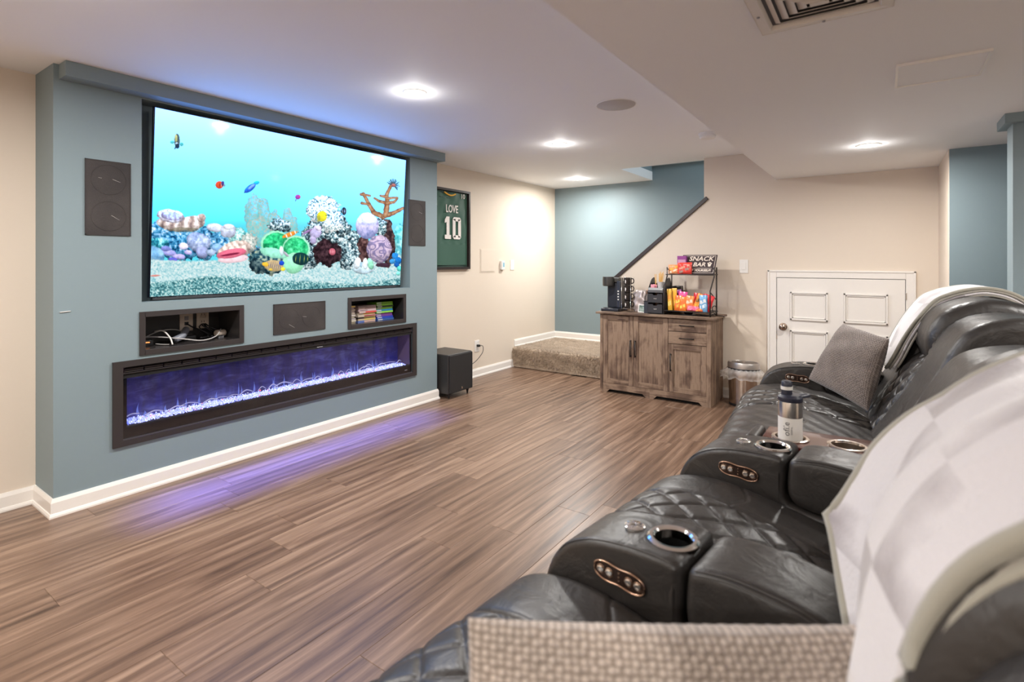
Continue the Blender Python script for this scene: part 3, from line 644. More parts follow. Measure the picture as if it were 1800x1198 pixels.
# game cases in three stacks
cases = [
 (2.585, .085, -.0, [((.55, .45, .30), (.75, .5, .05)), ((.45, .35, .38), None), ((.5, .42, .35), (.7, .6, .5)), ((.3, .22, .2), (.6, .5, .45)), ((.42, .36, .3), None), ((.22, .17, .16), (.6, .55, .5)), ((.4, .36, .28), None), ((.15, .11, .11), (.5, .45, .45)), ((.66, .6, .48), None), ((.28, .24, .17), None)], .0135),
 (2.735, .17, .01, [((.25, .18, .17), None), ((.52, .4, .36), (.3, .2, .2)), ((.5, .38, .4), None), ((.5, .38, .36), (.65, .05, .04)), ((.45, .38, .3), (.6, .3, .05)), ((.5, .42, .34), (.3, .05, .05)), ((.1, .08, .08), (.6, .45, .1)), ((.48, .38, .26), (.6, .45, .1)), ((.1, .16, .4), (.65, .4, .25))], .0145),
 (2.925, .17, .0, [((.16, .36, .02), None), ((.2, .5, .03), None), ((.02, .06, .02), None), ((.25, .6, .06), None), ((.02, .18, .38), None), ((.25, .6, .08), None), ((.18, .05, .22), None), ((.14, .05, .25), None), ((.02, .05, .4), None), ((.03, .09, .3), None)], .0145)]
cname = ['pale disc case with printed spine in left stack of the game niche', 'disc case with red and cream spine in middle stack of the game niche', 'green or blue disc case in right stack of the game niche']
_mc = {}
def cmat(c_, rough=.35):
    k = (tuple(round(x, 3) for x in c_), rough)
    if k not in _mc: _mc[k] = mat('printed_plastic', (*c_, 1), rough)
    return _mc[k]
ordn = ['bottom', 'second from the bottom', 'third from the bottom', 'fourth from the bottom', 'fifth from the bottom', 'sixth from the bottom', 'fourth from the top', 'third from the top', 'second from the top', 'topmost']
for si, (cy, w, dx, st_, th) in enumerate(cases):
    z = ZN; N = len(st_)
    for ci, (c1, c2) in enumerate(reversed(st_)):
        yy = cy+rc.uniform(-.006, .006); xf = -3.31+dx+rc.uniform(-.008, .008)
        cn = {(.16, .36, .02): 'dark green', (.2, .5, .03): 'green', (.02, .06, .02): 'black', (.25, .6, .06): 'bright green', (.02, .18, .38): 'blue', (.25, .6, .08): 'lime green', (.18, .05, .22): 'purple', (.14, .05, .25): 'violet', (.02, .05, .4): 'deep blue', (.03, .09, .3): 'navy'}.get(c1, 'cream' if c1[0] > .45 else ('brown' if c1[0] > .2 else 'dark'))
        pos = ordn[ci] if ci < 6 else ordn[10-(N-ci)]
        t = empty('disc_case', (xf, yy, z), f"{cn} disc case, {pos} in the {('left', 'middle', 'right')[si]} stack of the game niche", 'case', 'disc cases stacked in the niche')
        dz = th-.0008
        if si < 2 or True:
            box('case', xf-.12, xf, yy-w/2, yy+w/2, z, z+dz, cmat(c1), t)
            if c2: box('spine_print', xf, xf+.0006, yy-w/2+w*.35, yy+w/2-.004, z+.002, z+dz-.002, cmat(c2), t)
            elif si == 2: box('spine_print', xf, xf+.0006, yy-w/2+.004, yy-w/2+w*.3, z+.003, z+dz-.003, cmat((.5, .5, .5)), t)
            else: box('spine_print', xf, xf+.0006, yy-w/2+.01, yy-w/2+w*.5, z+.005, z+dz-.004, cmat((.12, .1, .1)), t)
        z += th

# ------------------------------------------------------------------ fireplace
fp = empty('electric_fireplace', (XW, 2.12, .26), 'long black linear electric fireplace glowing blue under the television', 'fireplace')
FO = (1.045, 3.203, .258, .700)
bm = bmesh.new(); X2 = XW+.012; y0, y1, z0, z1 = FO; w = .045
addbox(bm, XW, X2, y0, y0+w, z0, z1); addbox(bm, XW, X2, y1-w, y1, z0, z1); addbox(bm, XW, X2, y0+w, y1-w, z0, z0+.03); addbox(bm, XW, X2, y0+w, y1-w, z1-.032, z1)
bmobj('surround_frame', bm, FRAMEBLK, fp)
box('louver_rail', XW-.004, XW+.004, FO[0]+w, FO[1]-w, .632, .636, FRAMEBLK, fp)
box('louver_back', XW-.03, XW-.024, FO[0]+w, FO[1]-w, .628, .693, MATBLK, fp)
for i in range(22):
    ya = FO[0]+w+.01+i*.0935
    box('louver', XW-.022, XW+.001, ya, ya+.086, .654, .658, FRAMEBLK, fp, rot=(0, .3, 0)); box('louver', XW-.022, XW+.001, ya, ya+.086, .643, .647, FRAMEBLK, fp, rot=(0, .3, 0))
box('hood', XW-.010, XW-.004, FO[0]+w, FO[1]-w, .607, .6315, MATBLK, fp)
GB = mat('gloss_black', (.006, .006, .01, 1), .08)
box('lower_panel', XW-.012, XW-.006, FO[0]+w, FO[1]-w, .288, .345, GB, fp); box('side_panel', XW-.012, XW-.006, FO[0]+w, 1.112, .345, .607, GB, fp); box('side_panel', XW-.012, XW-.006, 3.14, FO[1]-w, .345, .607, GB, fp)
box('ledge', XW-.006, XW+.004, FO[0]+w, FO[1]-w, .288, .292, mat('ledge_grey', (.12, .11, .12, 1), .3, .5), fp)
def fireback():
    m = mat('firebox_panel', (.05, .04, .1, 1), .4); v = coords(m, 'Object', (1, 2.5, 9)); n = noise(m, 2.2, v, 6, .6, 1.5)
    v2 = coords(m, 'Object', (1, 1.3, 1)); n2 = noise(m, 3.5, v2, 4, .6, 1)
    a = nd(m, 'ShaderNodeMath', operation='MULTIPLY'); lk(m, n.outputs[0], a.inputs[0]); lk(m, n2.outputs[0], a.inputs[1])
    col = ramp(m, a.outputs[0], [(.12, (.020, .012, .016, 1)), (.26, (.05, .045, .08, 1)), (.42, (.14, .15, .26, 1))]); lk(m, col, bsdf(m).inputs['Base Color'])
    # backlit flame panel of the fireplace: soft blue glow rising from the bed
    t = nd(m, 'ShaderNodeTexCoord'); s = nd(m, 'ShaderNodeSeparateXYZ'); lk(m, t.outputs['Object'], s.inputs[0])
    mr = nd(m, 'ShaderNodeMapRange'); lk(m, s.outputs['Z'], mr.inputs[0]); mr.inputs[1].default_value = .34; mr.inputs[2].default_value = .60; mr.inputs[3].default_value = .17; mr.inputs[4].default_value = .04
    v3 = coords(m, 'Object', (1, 9, 2.2)); n3 = noise(m, 1.8, v3, 5, .6, 1.2); p3 = nd(m, 'ShaderNodeMath', operation='POWER'); lk(m, n3.outputs[0], p3.inputs[0]); p3.inputs[1].default_value = 2.0
    mm = nd(m, 'ShaderNodeMath', operation='MULTIPLY'); lk(m, mr.outputs[0], mm.inputs[0]); lk(m, p3.outputs[0], mm.inputs[1])
    m5 = nd(m, 'ShaderNodeMath', operation='MULTIPLY'); lk(m, mm.outputs[0], m5.inputs[0]); m5.inputs[1].default_value = 2.6
    bsdf(m).inputs['Emission Color'].default_value = (.06, .08, 1, 1); lk(m, m5.outputs[0], bsdf(m).inputs['Emission Strength']); return m
FB = fireback()
XF = -3.40
bm = bmesh.new(); addbox(bm, XF-.01, XF, FR[0], FR[1], FR[2], FR[3]); bmobj('fire_back', bm, FB, fp)
bm = bmesh.new(); addbox(bm, XF, XW-.013, FR[0]+.001, FR[0]+.022, FR[2], FR[3]); addbox(bm, XF, XW-.013, FR[1]-.02, FR[1]-.001, FR[2], FR[3]); bmobj('fire_side', bm, mat('firebox_side', (.12, .08, .12, 1), .4), fp)
box('fire_floor', XF, XW-.013, FR[0]+.001, FR[1]-.001, FR[2], .352, MATBLK, fp)
box('fire_roof', XF, XW-.056, FR[0]+.001, FR[1]-.001, .690, .694, mat('firebox_roof', (.3, .3, .3, 1), .3, .8), fp)
# crystal bed
CRY = mat('ice_crystal', (.6, .63, .8, 1), .2, emit=(.12, .18, 1, 1), es=.9); CRW = mat('ice_crystal_bright', (.95, .97, 1, 1), .15, emit=(.55, .66, 1, 1), es=1.0); CRR = mat('ember_crystal', (.9, .2, .2, 1), .2, emit=(1, .12, .18, 1), es=1.3)
def shards(name, n, m, seed, sz, label=None):
    g_ = np.random.RandomState(seed); vs = []; fs = []
    for i in range(n):
        c_ = np.array((g_.uniform(-3.385, -3.272), g_.uniform(1.13, 3.13), ( .352+g_.rand()**2*.012))); r = sz*(.5+g_.rand()); q = len(vs)
        R = Euler(g_.rand(3)*6).to_matrix()
        for d in ((1, 0, 0), (-1, 0, 0), (0, 1.3, 0), (0, -1.3, 0), (0, 0, .8), (0, 0, -.8)): vs.append(c_+np.array(R @ Vector(d))*r)
        for f in ((0, 2, 4), (2, 1, 4), (1, 3, 4), (3, 0, 4), (2, 0, 5), (1, 2, 5), (3, 1, 5), (0, 3, 5)): fs.append(tuple(q+k for k in f))
    return tag(mesh(name, vs, fs, m, fp), label, kind='stuff')
shards('crystal_bed', 4500, CRY, 1, .0038, 'blue glowing bed of crushed glass'); shards('bright_crystals', 1500, CRW, 2, .0030); shards('red_crystals', 110, CRR, 3, .0042, 'red glowing embers')
LOGM = mat('driftwood', (.40, .40, .46, 1), .7, emit=(.1, .14, .8, 1), es=.12); g = random.Random(4)
for i in range(22):
    y = 1.18+i*.09+g.uniform(-.02, .02); x = g.uniform(-3.37, -3.30); L = g.uniform(.05, .11); a = g.uniform(-.5, .5); z = .366+g.random()*.006
    tube('driftwood_twig', [(x-L*math.sin(a)*.5, y-L*.6, z), (x, y, z+g.uniform(.012, .028)), (x+L*math.sin(a)*.5, y+L*.6, z+g.uniform(-.004, .012))], g.uniform(.002, .0042), LOGM, fp, 6)
# flames: upright curved tongues
FL = mat('flame_glow', (0, 0, 0, 1), .5, emit=(.22, .3, 1, 1), es=.8, alpha=.45)
for i in range(34):
    y = 1.2+g.random()*1.9; hgt = g.uniform(.03, .085); wd = g.uniform(.004, .009); x = -3.392; b = g.uniform(-.01, .01)
    vs = []; K = 8
    for k in range(K+1):
        t = k/K; ww = wd*math.sin(PI*min(1, t*.8+.2))**1.2*(1-t*.7); yy = y+b*math.sin(t*3)
        for dx, dy in ((0, -ww), (.002, 0), (0, ww), (-.002, 0)): vs.append((x+dx, yy+dy, .355+hgt*t))
    fs = [(4*k+j, 4*k+(j+1) % 4, 4*k+4+(j+1) % 4, 4*k+4+j) for k in range(K) for j in range(4)]
    mesh('flame', vs, fs, FL, fp, True)
glass = mat('fire_glass', (1, 1, 1, 1), .02, trans=1); bsdf(glass).inputs['IOR'].default_value = 1.12
gm = bpy.data.materials.new('thin_glass'); gm.use_nodes = True; nt = gm.node_tree; nt.nodes.clear()
out = nt.nodes.new('ShaderNodeOutputMaterial'); mx = nt.nodes.new('ShaderNodeMixShader'); tr_ = nt.nodes.new('ShaderNodeBsdfTransparent'); gl = nt.nodes.new('ShaderNodeBsdfGlossy'); gl.inputs['Roughness'].default_value = .03
fr = nt.nodes.new('ShaderNodeLayerWeight'); fr.inputs[0].default_value = .5; pw = nt.nodes.new('ShaderNodeMath'); pw.operation = 'POWER'; pw.inputs[1].default_value = 5; ma = nt.nodes.new('ShaderNodeMath'); ma.operation = 'MULTIPLY_ADD'; ma.inputs[1].default_value = .5; ma.inputs[2].default_value = .03; nt.links.new(fr.outputs['Facing'], pw.inputs[0]); nt.links.new(pw.outputs[0], ma.inputs[0]); nt.links.new(ma.outputs[0], mx.inputs[0]); nt.links.new(tr_.outputs[0], mx.inputs[1]); nt.links.new(gl.outputs[0], mx.inputs[2]); nt.links.new(mx.outputs[0], out.inputs[0])
box('glass_pane', XW-.0055, XW-.002, FO[0]+w, FO[1]-w, .292, .632, gm, fp)
text('maker_mark', 'touchstone', .010, (XW-.001, 1.97+.3, .619), FX, mat('mark_white', (.6, .6, .6, 1), .5), fp)
text('maker_mark', 'sideline', .010, (XW-.001, 3.09, .318), FX, mat('mark_grey', (.35, .35, .35, 1), .5), fp)

# ------------------------------------------------------------------ subwoofer
sb = empty('subwoofer', (-3.29, 3.66, 0), 'black cube subwoofer on small feet beside the teal wall end', 'speaker')
SBM = mat('subwoofer_vinyl', (.03, .027, .026, 1), .42)
box('cabinet', -3.475, -3.135, 3.492, 3.822, .042, .392, SBM, sb, bev=.01, seg=3)
box('grille', -3.137, -3.118, 3.50, 3.814, .05, .385, mat('sub_cloth', (.018, .016, .016, 1), .85), sb, bev=.008, seg=3)
for x in (-3.16, -3.44):
    for y in (3.53, 3.785): lathe('foot', [(.006, 0), (.010, .02), (.016, .042)], (x, y, 0), BLACK, sb, 12)
box('badge', -3.118, -3.1165, 3.655, 3.665, .07, .09, CHROME, sb)
t = plate('power_outlet', X0, 4.37, .325, 'X', .075, .12, 'white wall outlet with black plug above the subwoofer', 'outlet')
for zz in (.347, .303): box('receptacle', X0+.006, X0+.0075, 4.353, 4.387, zz-.016, zz+.016, WPL, t, bev=.003)
tag(tube('cord', [(X0+.04, 4.37, .33), (X0+.06, 4.40, .325), (X0+.07, 4.37, .25), (X0+.06, 4.2, .16), (X0+.06, 3.95, .2), (X0+.055, 3.85, .22)], .0035, BLACK), 'thin black cord from the outlet to the subwoofer', 'cord')
t = empty('power_plug', (X0+.02, 4.37, .33), 'black plug pushed into the white wall outlet', 'plug'); box('plug_body', X0+.008, X0+.042, 4.357, 4.383, .318, .342, BLACK, t, bev=.004)

# ------------------------------------------------------------------ framed jersey
jf = empty('framed_jersey', (X0, 3.93, 1.14), 'green football jersey in a black shadow box frame on the cream wall', 'frame')
ja, jb, jc, jd = 3.60, 4.225, 1.14, 1.935
bm = bmesh.new(); w = .022; XFm = X0+.035
addbox(bm, X0, XFm, ja, ja+w, jc, jd); addbox(bm, X0, XFm, jb-w, jb, jc, jd); addbox(bm, X0, XFm, ja+w, jb-w, jc, jc+w); addbox(bm, X0, XFm, ja+w, jb-w, jd-w, jd)
bmobj('frame', bm, mat('frame_espresso', (.03, .02, .018, 1), .35), jf)
box('backing', X0+.001, X0+.006, ja+w, jb-w, jc+w, jd-w, mat('jersey_backing', (.025, .05, .04, 1), .8), jf)
JG = mat('jersey_green', (.022, .085, .055, 1), .6, sheen=.2); vs = []; fs = []; NYj, NZj = 60, 80
for i in range(NZj):
    for j in range(NYj):
        u = j/(NYj-1); v = i/(NZj-1); y = ja+w+.004+(jb-ja-2*w-.02)*u; z = jc+w+.02+(jd-jc-2*w-.03)*v
        a = .0025*math.sin(u*17+v*9)*math.exp(-((v-.75)/.3)**2)+.002*math.sin(u*31-v*20)*(v > .3)+.003*math.sin(u*7+v*3)
        if v > .93 and .22 < u < .62: z -= .02*(1-((u-.42)/.2)**2)
        vs.append((X0+.013+a, y, z))
fs = [(i*NYj+j, i*NYj+j+1, (i+1)*NYj+j+1, (i+1)*NYj+j) for i in range(NZj-1) for j in range(NYj-1)]
mesh('jersey', vs, fs, JG, jf, True)
JW = mat('jersey_white', (.75, .70, .66, 1), .6)
text('name_lettering', 'LOVE', .105, (X0+.021, 3.955, 1.735), FX, JW, jf, .001, sx=.72, bold=.002)
# block numerals
def poly(name, pts, x, m, parent, th=.002):
    vs = [(x, y, z) for y, z in pts]+[(x+th, y, z) for y, z in pts]; n_ = len(pts)
    bm = bmesh.new(); bv = [bm.verts.new(v) for v in vs]; bm.faces.new(bv[:n_]); bm.faces.new(bv[n_:][::-1]); [bm.faces.new((bv[i], bv[(i+1) % n_], bv[(i+1) % n_+n_], bv[i+n_])) for i in range(n_)]
    bmesh.ops.recalc_face_normals(bm, faces=bm.faces[:]); bmesh.ops.triangulate(bm, faces=[f for f in bm.faces if len(f.verts) > 4]); return bmobj(name, bm, m, parent)
nb, nt_ = 1.44, 1.66
y = 3.855
poly('number', [(y-.005, nb), (y+.085, nb), (y+.085, nb+.04), (y+.062, nb+.04), (y+.062, nt_), (y+.02, nt_), (y-.005, nt_-.035), (y-.005, nt_-.065), (y+.02, nt_-.055), (y+.02, nb+.04), (y-.005, nb+.04)], X0+.0195, JW, jf)
y = 3.965; W_ = .125
for (a, b, c_, d_) in ((0, .042, .02, .2), (W_-.042, W_, .02, .2)): poly('number', [(y+a, nb+c_), (y+b, nb+c_), (y+b, nb+d_), (y+a, nb+d_)], X0+.0195, JW, jf)
poly('number', [(y, nb+.02), (y+.02, nb), (y+W_-.02, nb), (y+W_, nb+.02), (y+W_-.042, nb+.04), (y+.042, nb+.04)], X0+.0195, JW, jf); poly('number', [(y, nt_-.02), (y+.042, nt_-.04), (y+W_-.042, nt_-.04), (y+W_, nt_-.02), (y+W_-.02, nt_), (y+.02, nt_)], X0+.0195, JW, jf)
tube('collar', [(X0+.018, 3.845, 1.897), (X0+.022, 3.90, 1.875), (X0+.022, 3.95, 1.872), (X0+.018, 4.01, 1.890)], .008, mat('collar_gold', (.8, .42, .05, 1), .6), jf, 8)
for yy in (3.69, 4.12): text('sleeve_number', '10', .07, (X0+.021, yy, 1.875), FX, JW, jf, .001)

# ------------------------------------------------------------------ wall things, left wall
t = empty('access_panel', (X0, 4.55, 1.1), 'cream painted square access panel flush in the wall beside the jersey', 'panel'); box('frame', X0, X0+.003, 4.425, 4.685, 1.098, 1.356, CREAM, t, bev=.001); box('hatch', X0+.003, X0+.007, 4.437, 4.673, 1.11, 1.344, CREAM, t, bev=.0015)
t = empty('thermostat', (X0, 4.82, 1.175), 'white wall thermostat with pale blue screen', 'thermostat'); box('body', X0, X0+.028, 4.785, 4.845, 1.125, 1.225, WPL, t, bev=.004); box('display', X0+.028, X0+.029, 4.805, 4.835, 1.155, 1.205, mat('lcd_blue', (.2, .35, .42, 1), .2, emit=(.25, .5, .65, 1), es=.35), t)
t = plate('keypad', X0, 5.02, 1.178, 'X', .07, .118, 'white control keypad on the cream wall right of the thermostat', 'switch')
for zz in (1.20, 1.178, 1.155): box('button', X0+.006, X0+.008, 5.005, 5.035, zz-.008, zz+.008, WPL, t, bev=.001)
t = plate('light_switch', -1.003, YB, 1.175, 'Y', .072, .118, 'white rocker light switch on the wall above the snack cabinet', 'switch'); box('rocker', -1.02, -.986, YB-.009, YB-.006, 1.145, 1.208, WPL, t, bev=.002)
t = empty('wall_hook', (XW, .845, .975), 'tiny white wire bit sticking out of the teal wall edge', 'hook'); tube('wire', [(XW, .835, .975), (XW+.004, .835, .975), (XW+.004, .875, .978)], .002, WPL, t, 6, False)

# ------------------------------------------------------------------ ceiling things
names = ['above the television', 'near the jersey wall', 'over the stair landing', 'out over the left of the room', 'out behind the camera at left', 'in the dropped ceiling near the access door', 'in the dropped ceiling above the sofa', 'in the dropped ceiling behind the sofa', 'in the dropped ceiling behind the camera']
for (x, y, z), nm in zip(LAMPS, names):
    t = empty('recessed_light', (x, y, z), 'round lit recessed ceiling light '+nm, 'ceiling light', 'recessed ceiling lights')
    lathe('trim_ring', [(.050, -.001), (.052, -.006), (.062, -.0055), (.067, -.001)], (x, y, z), mat('lamp_trim', (.85, .83, .8, 1), .4) if 'lamp_trim' not in bpy.data.materials else bpy.data.materials['lamp_trim'], t, 36, cap=False)
    lathe('lens', [(.0, -.004), (.051, -.004)], (x, y, z), LAMPE, t, 36)
t = empty('ceiling_speaker', (-1.32, 2.978, H), 'round flat grey ceiling speaker', 'speaker'); lathe('rim', [(.112, 0), (.118, -.004), (.118, -.001), (.119, 0)], (-1.32, 2.978, H), WPL, t, 48); lathe('grille', [(0, -.006), (.11, -.005), (.116, -.001)], (-1.32, 2.978, H), mat('ceiling_grille', (.5, .47, .45, 1), .7), t, 48)
t = empty('smoke_detector', (-1.06, 4.03, H), 'white round smoke detector beside the soffit edge', 'smoke detector'); lathe('base', [(.065, 0), (.065, -.012), (.06, -.015), (.06, -.018)], (-1.06, 4.03, H), WPL, t, 36); lathe('cover', [(.058, -.018), (.058, -.030), (.048, -.040), (.0, -.043)], (-1.06, 4.03, H), WPL, t, 36); lathe('vent_band', [(.052, -.017), (.0575, -.0185), (.0575, -.0295)], (-1.06, 4.03, H), GREYPL, t, 36)
# air diffuser: nested square louvres
vx, vy = -.138, 1.615; hw, hh = .163, .145
t = empty('air_diffuser', (vx, vy, HS), 'white square ceiling air diffuser with nested louvres', 'vent')
VW = mat('vent_white', (.72, .68, .64, 1), .5)
def ringbox(name, a, b, za, zb, wd, parent, m, slope=0):
    vs = []; fs = []
    for s_, z_ in ((0, za), (wd, zb)):
        for sx, sy in ((-1, -1), (1, -1), (1, 1), (-1, 1)): vs.append((vx+sx*(a-s_), vy+sy*(b-s_), z_))
    for s_, z_ in ((0, za+.0015), (wd, zb+.0015)):
        for sx, sy in ((-1, -1), (1, -1), (1, 1), (-1, 1)): vs.append((vx+sx*(a-s_), vy+sy*(b-s_), z_))
    for k in range(4):
        k2 = (k+1) % 4; fs += [(k, k2, 4+k2, 4+k), (8+k, 12+k, 12+k2, 8+k2), (k, 8+k, 8+k2, k2), (4+k, 4+k2, 12+k2, 12+k)]
    return mesh(name, vs, fs, m, parent)
ringbox('outer_frame', hw, hh, HS-.010, HS-.014, .028, t, VW); ringbox('inner_lip', hw-.028, hh-.028, HS-.014, HS-.001, .006, t, VW); ringbox('edge', hw+.001, hh+.001, HS, HS-.011, .0015, t, VW)
for i in range(4): ringbox('louver', hw-.035-i*.025, hh-.035-i*.025, HS+.004-.003*i, HS-.010-.0015*i, .0235, t, VW)
box('throat', vx-hw+.034, vx+hw-.034, vy-hh+.034, vy+hh-.034, HS-.001, HS-.0005, mat('duct_grey', (.10, .10, .11, 1), .8), t)
bm = bmesh.new(); addbox(bm, vx-.022, vx+.022, vy-.01, vy+.01, HS-.016, HS-.012); bmobj('centre_plate', bm, VW, t)
for sx, sy in ((0, hh-.014), (0, -hh+.014), (-hw+.014, 0), (hw-.014, 0)): lathe('screw', [(.0, -.0165), (.004, -.016), (.0045, -.013)], (vx+sx, vy+sy, HS), GREYPL, t, 10)
t = empty('ceiling_hatch', (.165, 2.46, HS), 'square flush access hatch in the dropped ceiling at right', 'panel'); box('hatch', .045, .29, 2.33, 2.60, HS-.006, HS, CEIL, t, bev=.0015); [box('frame', *q, HS-.009, HS, WPL, t) for q in ((.038, .046, 2.322, 2.608), (.289, .297, 2.322, 2.608), (.046, .289, 2.322, 2.33), (.046, .289, 2.60, 2.608))]

# ------------------------------------------------------------------ access door
dr = empty('door_1', (-.3, YB, .0)); tag(dr, 'small white four panel access door with white casing', kind='structure')
dx0, dx1, dz1 = -.742, .142, 1.083
bm = bmesh.new()
for (a, b, c_, d_) in ((dx0-.062, dx0, 0, dz1+.055), (dx1, dx1+.058, 0, dz1+.055), (dx0, dx1, dz1, dz1+.055)): addbox(bm, a, b, YB-.016, YB, c_, d_)
bmobj('casing', bm, WHITE, dr, True, .003)
bm = bmesh.new()
for (a, b, c_, d_) in ((dx0-.068, dx0-.052, 0, dz1+.062), (dx1+.046, dx1+.062, 0, dz1+.062), (dx0-.068, dx1+.062, dz1+.047, dz1+.062)): addbox(bm, a, b, YB-.022, YB, c_, d_)
bmobj('casing_moulding', bm, WHITE, dr, True, .003)
box('door_gap', dx0, dx1, YB-.002, YB-.0005, 0, dz1, GREYPL, dr)
leaf = box('door_leaf', dx0+.004, dx1-.004, YB-.014, YB-.003, .01, dz1-.004, DOORW, dr, bev=.0015)
for (a, b) in ((dx0+.105, dx0+.378), (dx0+.485, dx0+.775)):
    for (c_, d_) in ((.73, .965), (.12, .645)):
        for i, (ins, dep, wd) in enumerate(((0, .014, .014), (.016, .008, .009))):
            bm = bmesh.new(); A, B, Cc, D = a+ins, b-ins, c_+ins, d_-ins; yb = YB-.014
            addbox(bm, A, A+wd, yb-dep, yb, Cc, D); addbox(bm, B-wd, B, yb-dep, yb, Cc, D); addbox(bm, A, B, yb-dep, yb, Cc, Cc+wd); addbox(bm, A, B, yb-dep, yb, D-wd, D)
            bmobj('panel_moulding', bm, DOORW, leaf, True, .002)
kn = lathe('knob', [(.0, .058), (.015, .056), (.026, .047), (.027, .040), (.018, .030), (.010, .024), (.010, .012), (.030, .009), (.032, 0)], (dx0+.052, YB-.014, .668), mat('satin_nickel', (.42, .33, .27, 1), .22, 1), leaf, 28, (PI/2, 0, 0))
for zz in (.58,): box('latch_plate', dx0-.001, dx0+.006, YB-.017, YB-.002, zz-.02, zz+.02, STEEL, dr)
for zz in (.93, .2): lathe('hinge', [(.005, 0), (.005, .05)], (dx1+.001, YB-.018, zz), STEEL, dr, 10)

# ------------------------------------------------------------------ rustic cabinet
cb = empty('sideboard_cabinet', (-1.68, 4.75, 0), 'rustic brown oak sideboard with three doors and two drawers against the cream wall', 'cabinet')
cx0, cx1, cyf, cyb, ct = -2.178, -1.172, 4.555, 4.965, .748
box('top_board', cx0-.035, cx1+.035, cyf-.03, cyb, ct-.018, ct, WOODT, cb, bev=.003)
box('side_panel', cx0, cx0+.018, cyf, cyb-.005, 0, ct-.018, WOODV, cb); box('side_panel', cx1-.018, cx1, cyf+.003, cyb-.005, 0, ct-.018, WOODV, cb)
box('back_panel', cx0+.018, cx1-.018, cyb-.02, cyb-.01, .08, ct-.018, WOODV, cb); box('bottom_panel', cx0+.018, cx1-.018, cyf+.02, cyb-.02, .085, .10, WOODH, cb)
box('carcass_front', cx0+.018, cx1-.018, cyf+.018, cyf+.022, .09, ct-.018, mat('dark_gap', (.02, .013, .01, 1), .8), cb)
box('corner_post', cx0, cx0+.028, cyf-.004, cyf+.02, 0, ct-.018, WOODV, cb); box('corner_post', cx1-.035, cx1, cyf-.004, cyf+.02, 0, ct-.018, WOODV, cb)
# plinth with two cut-outs
def plinth(xa, xb):
    pts = [(xa, 0), (xa, .085), (xb, .085), (xb, 0), (xb-.035, 0), (xb-.065, .03), (xa+.065, .03), (xa+.035, 0)]
    n_ = len(pts); bm = bmesh.new(); bv = [bm.verts.new((x, cyf, z)) for x, z in pts]+[bm.verts.new((x, cyf+.018, z)) for x, z in pts]
    bm.faces.new(bv[:n_]); bm.faces.new(bv[n_:][::-1]); [bm.faces.new((bv[i], bv[(i+1) % n_], bv[(i+1) % n_+n_], bv[i+n_])) for i in range(n_)]
    bmesh.ops.recalc_face_normals(bm, faces=bm.faces[:]); bmesh.ops.triangulate(bm, faces=[f for f in bm.faces if len(f.verts) > 4]); bmobj('plinth', bm, WOODH, cb)
plinth(cx0+.028, -1.70); plinth(-1.70, cx1-.035)
box('plinth_back', cx0+.028, cx1-.035, cyf+.05, cyf+.06, 0, .085, MATBLK, cb)
def handle(x, z, L, vertical, parent):
    y = cyf-.022
    if vertical:
        tube('handle', [(x, y+.022, z-L/2+.006), (x, y, z-L/2+.006), (x, y, z-L/2), (x, y, z+L/2), (x, y, z+L/2-.006), (x, y+.022, z+L/2-.006)], .0055, BLKMET, parent, 8, False)
    else: tube('handle', [(x-L/2+.006, y+.022, z), (x-L/2+.006, y, z), (x-L/2, y, z), (x+L/2, y, z), (x+L/2-.006, y, z), (x+L/2-.006, y+.022, z)], .0045, BLKMET, parent, 8, False)
def door(xa, xb, za, zb, hx, hz):
    d = empty('door', ((xa+xb)/2, cyf, za)); link(d, cb)
    g_ = .0015; xa += g_; xb -= g_; za += g_; zb -= g_; s_ = .045
    box('stile', xa, xa+s_, cyf, cyf+.017, za, zb, WOODV, d, bev=.001); box('stile', xb-s_, xb, cyf, cyf+.017, za, zb, WOODV, d, bev=.001)
    box('rail', xa+s_, xb-s_, cyf+.0005, cyf+.017, za, za+s_, WOODH, d, bev=.001); box('rail', xa+s_, xb-s_, cyf+.0005, cyf+.017, zb-s_, zb, WOODH, d, bev=.001)
    box('panel', xa+s_, xb-s_, cyf+.009, cyf+.014, za+s_, zb-s_, WOODV, d); handle(hx, hz, .15, True, d)
xm1, xm2 = -1.852, -1.532
door(cx0+.028, xm1, .085, ct-.024, xm1-.022, .43); door(xm1, xm2, .085, ct-.024, xm1+.022, .43); door(xm2, cx1-.035, .085, .505, xm2+.025, .345)
for i, (za, zb) in enumerate(((.615, ct-.024), (.507, .613))):
    d = box('drawer', xm2+.0015, cx1-.0365, cyf, cyf+.017, za+.0015, zb-.0015, WOODH, cb, bev=.001); handle((xm2+cx1-.035)/2, (za+zb)/2, .125, False, d)

# ------------------------------------------------------------------ trash can with liner
tcx, tcy = -.965, 4.79
tc = empty('trash_can', (tcx, tcy, 0), 'oval stainless steel trash can with dark lid ring next to the cabinet', 'trash can')
SX, SY = 1., .68
SST = mat('polished_steel', (.60, .53, .47, 1), .16, 1)
lathe('body', [(.112, .018), (.115, .03), (.124, .30)], (tcx, tcy, 0), SST, tc, 48, sx=SX, sy=SY)
lathe('base_ring', [(.11, 0), (.117, .004), (.117, .018), (.112, .022)], (tcx, tcy, 0), BLACK, tc, 48, sx=SX, sy=SY)
lathe('lid_ring', [(.128, .305), (.130, .308), (.130, .318), (.128, .320)], (tcx, tcy, 0), BLACK, tc, 48, sx=SX, sy=SY)
lathe('lid', [(.128, .320), (.127, .358), (.121, .368), (.112, .368), (.108, .362), (0, .363)], (tcx, tcy, 0), mat('lid_steel', (.50, .46, .43, 1), .34, .8), tc, 48, sx=SX, sy=SY)
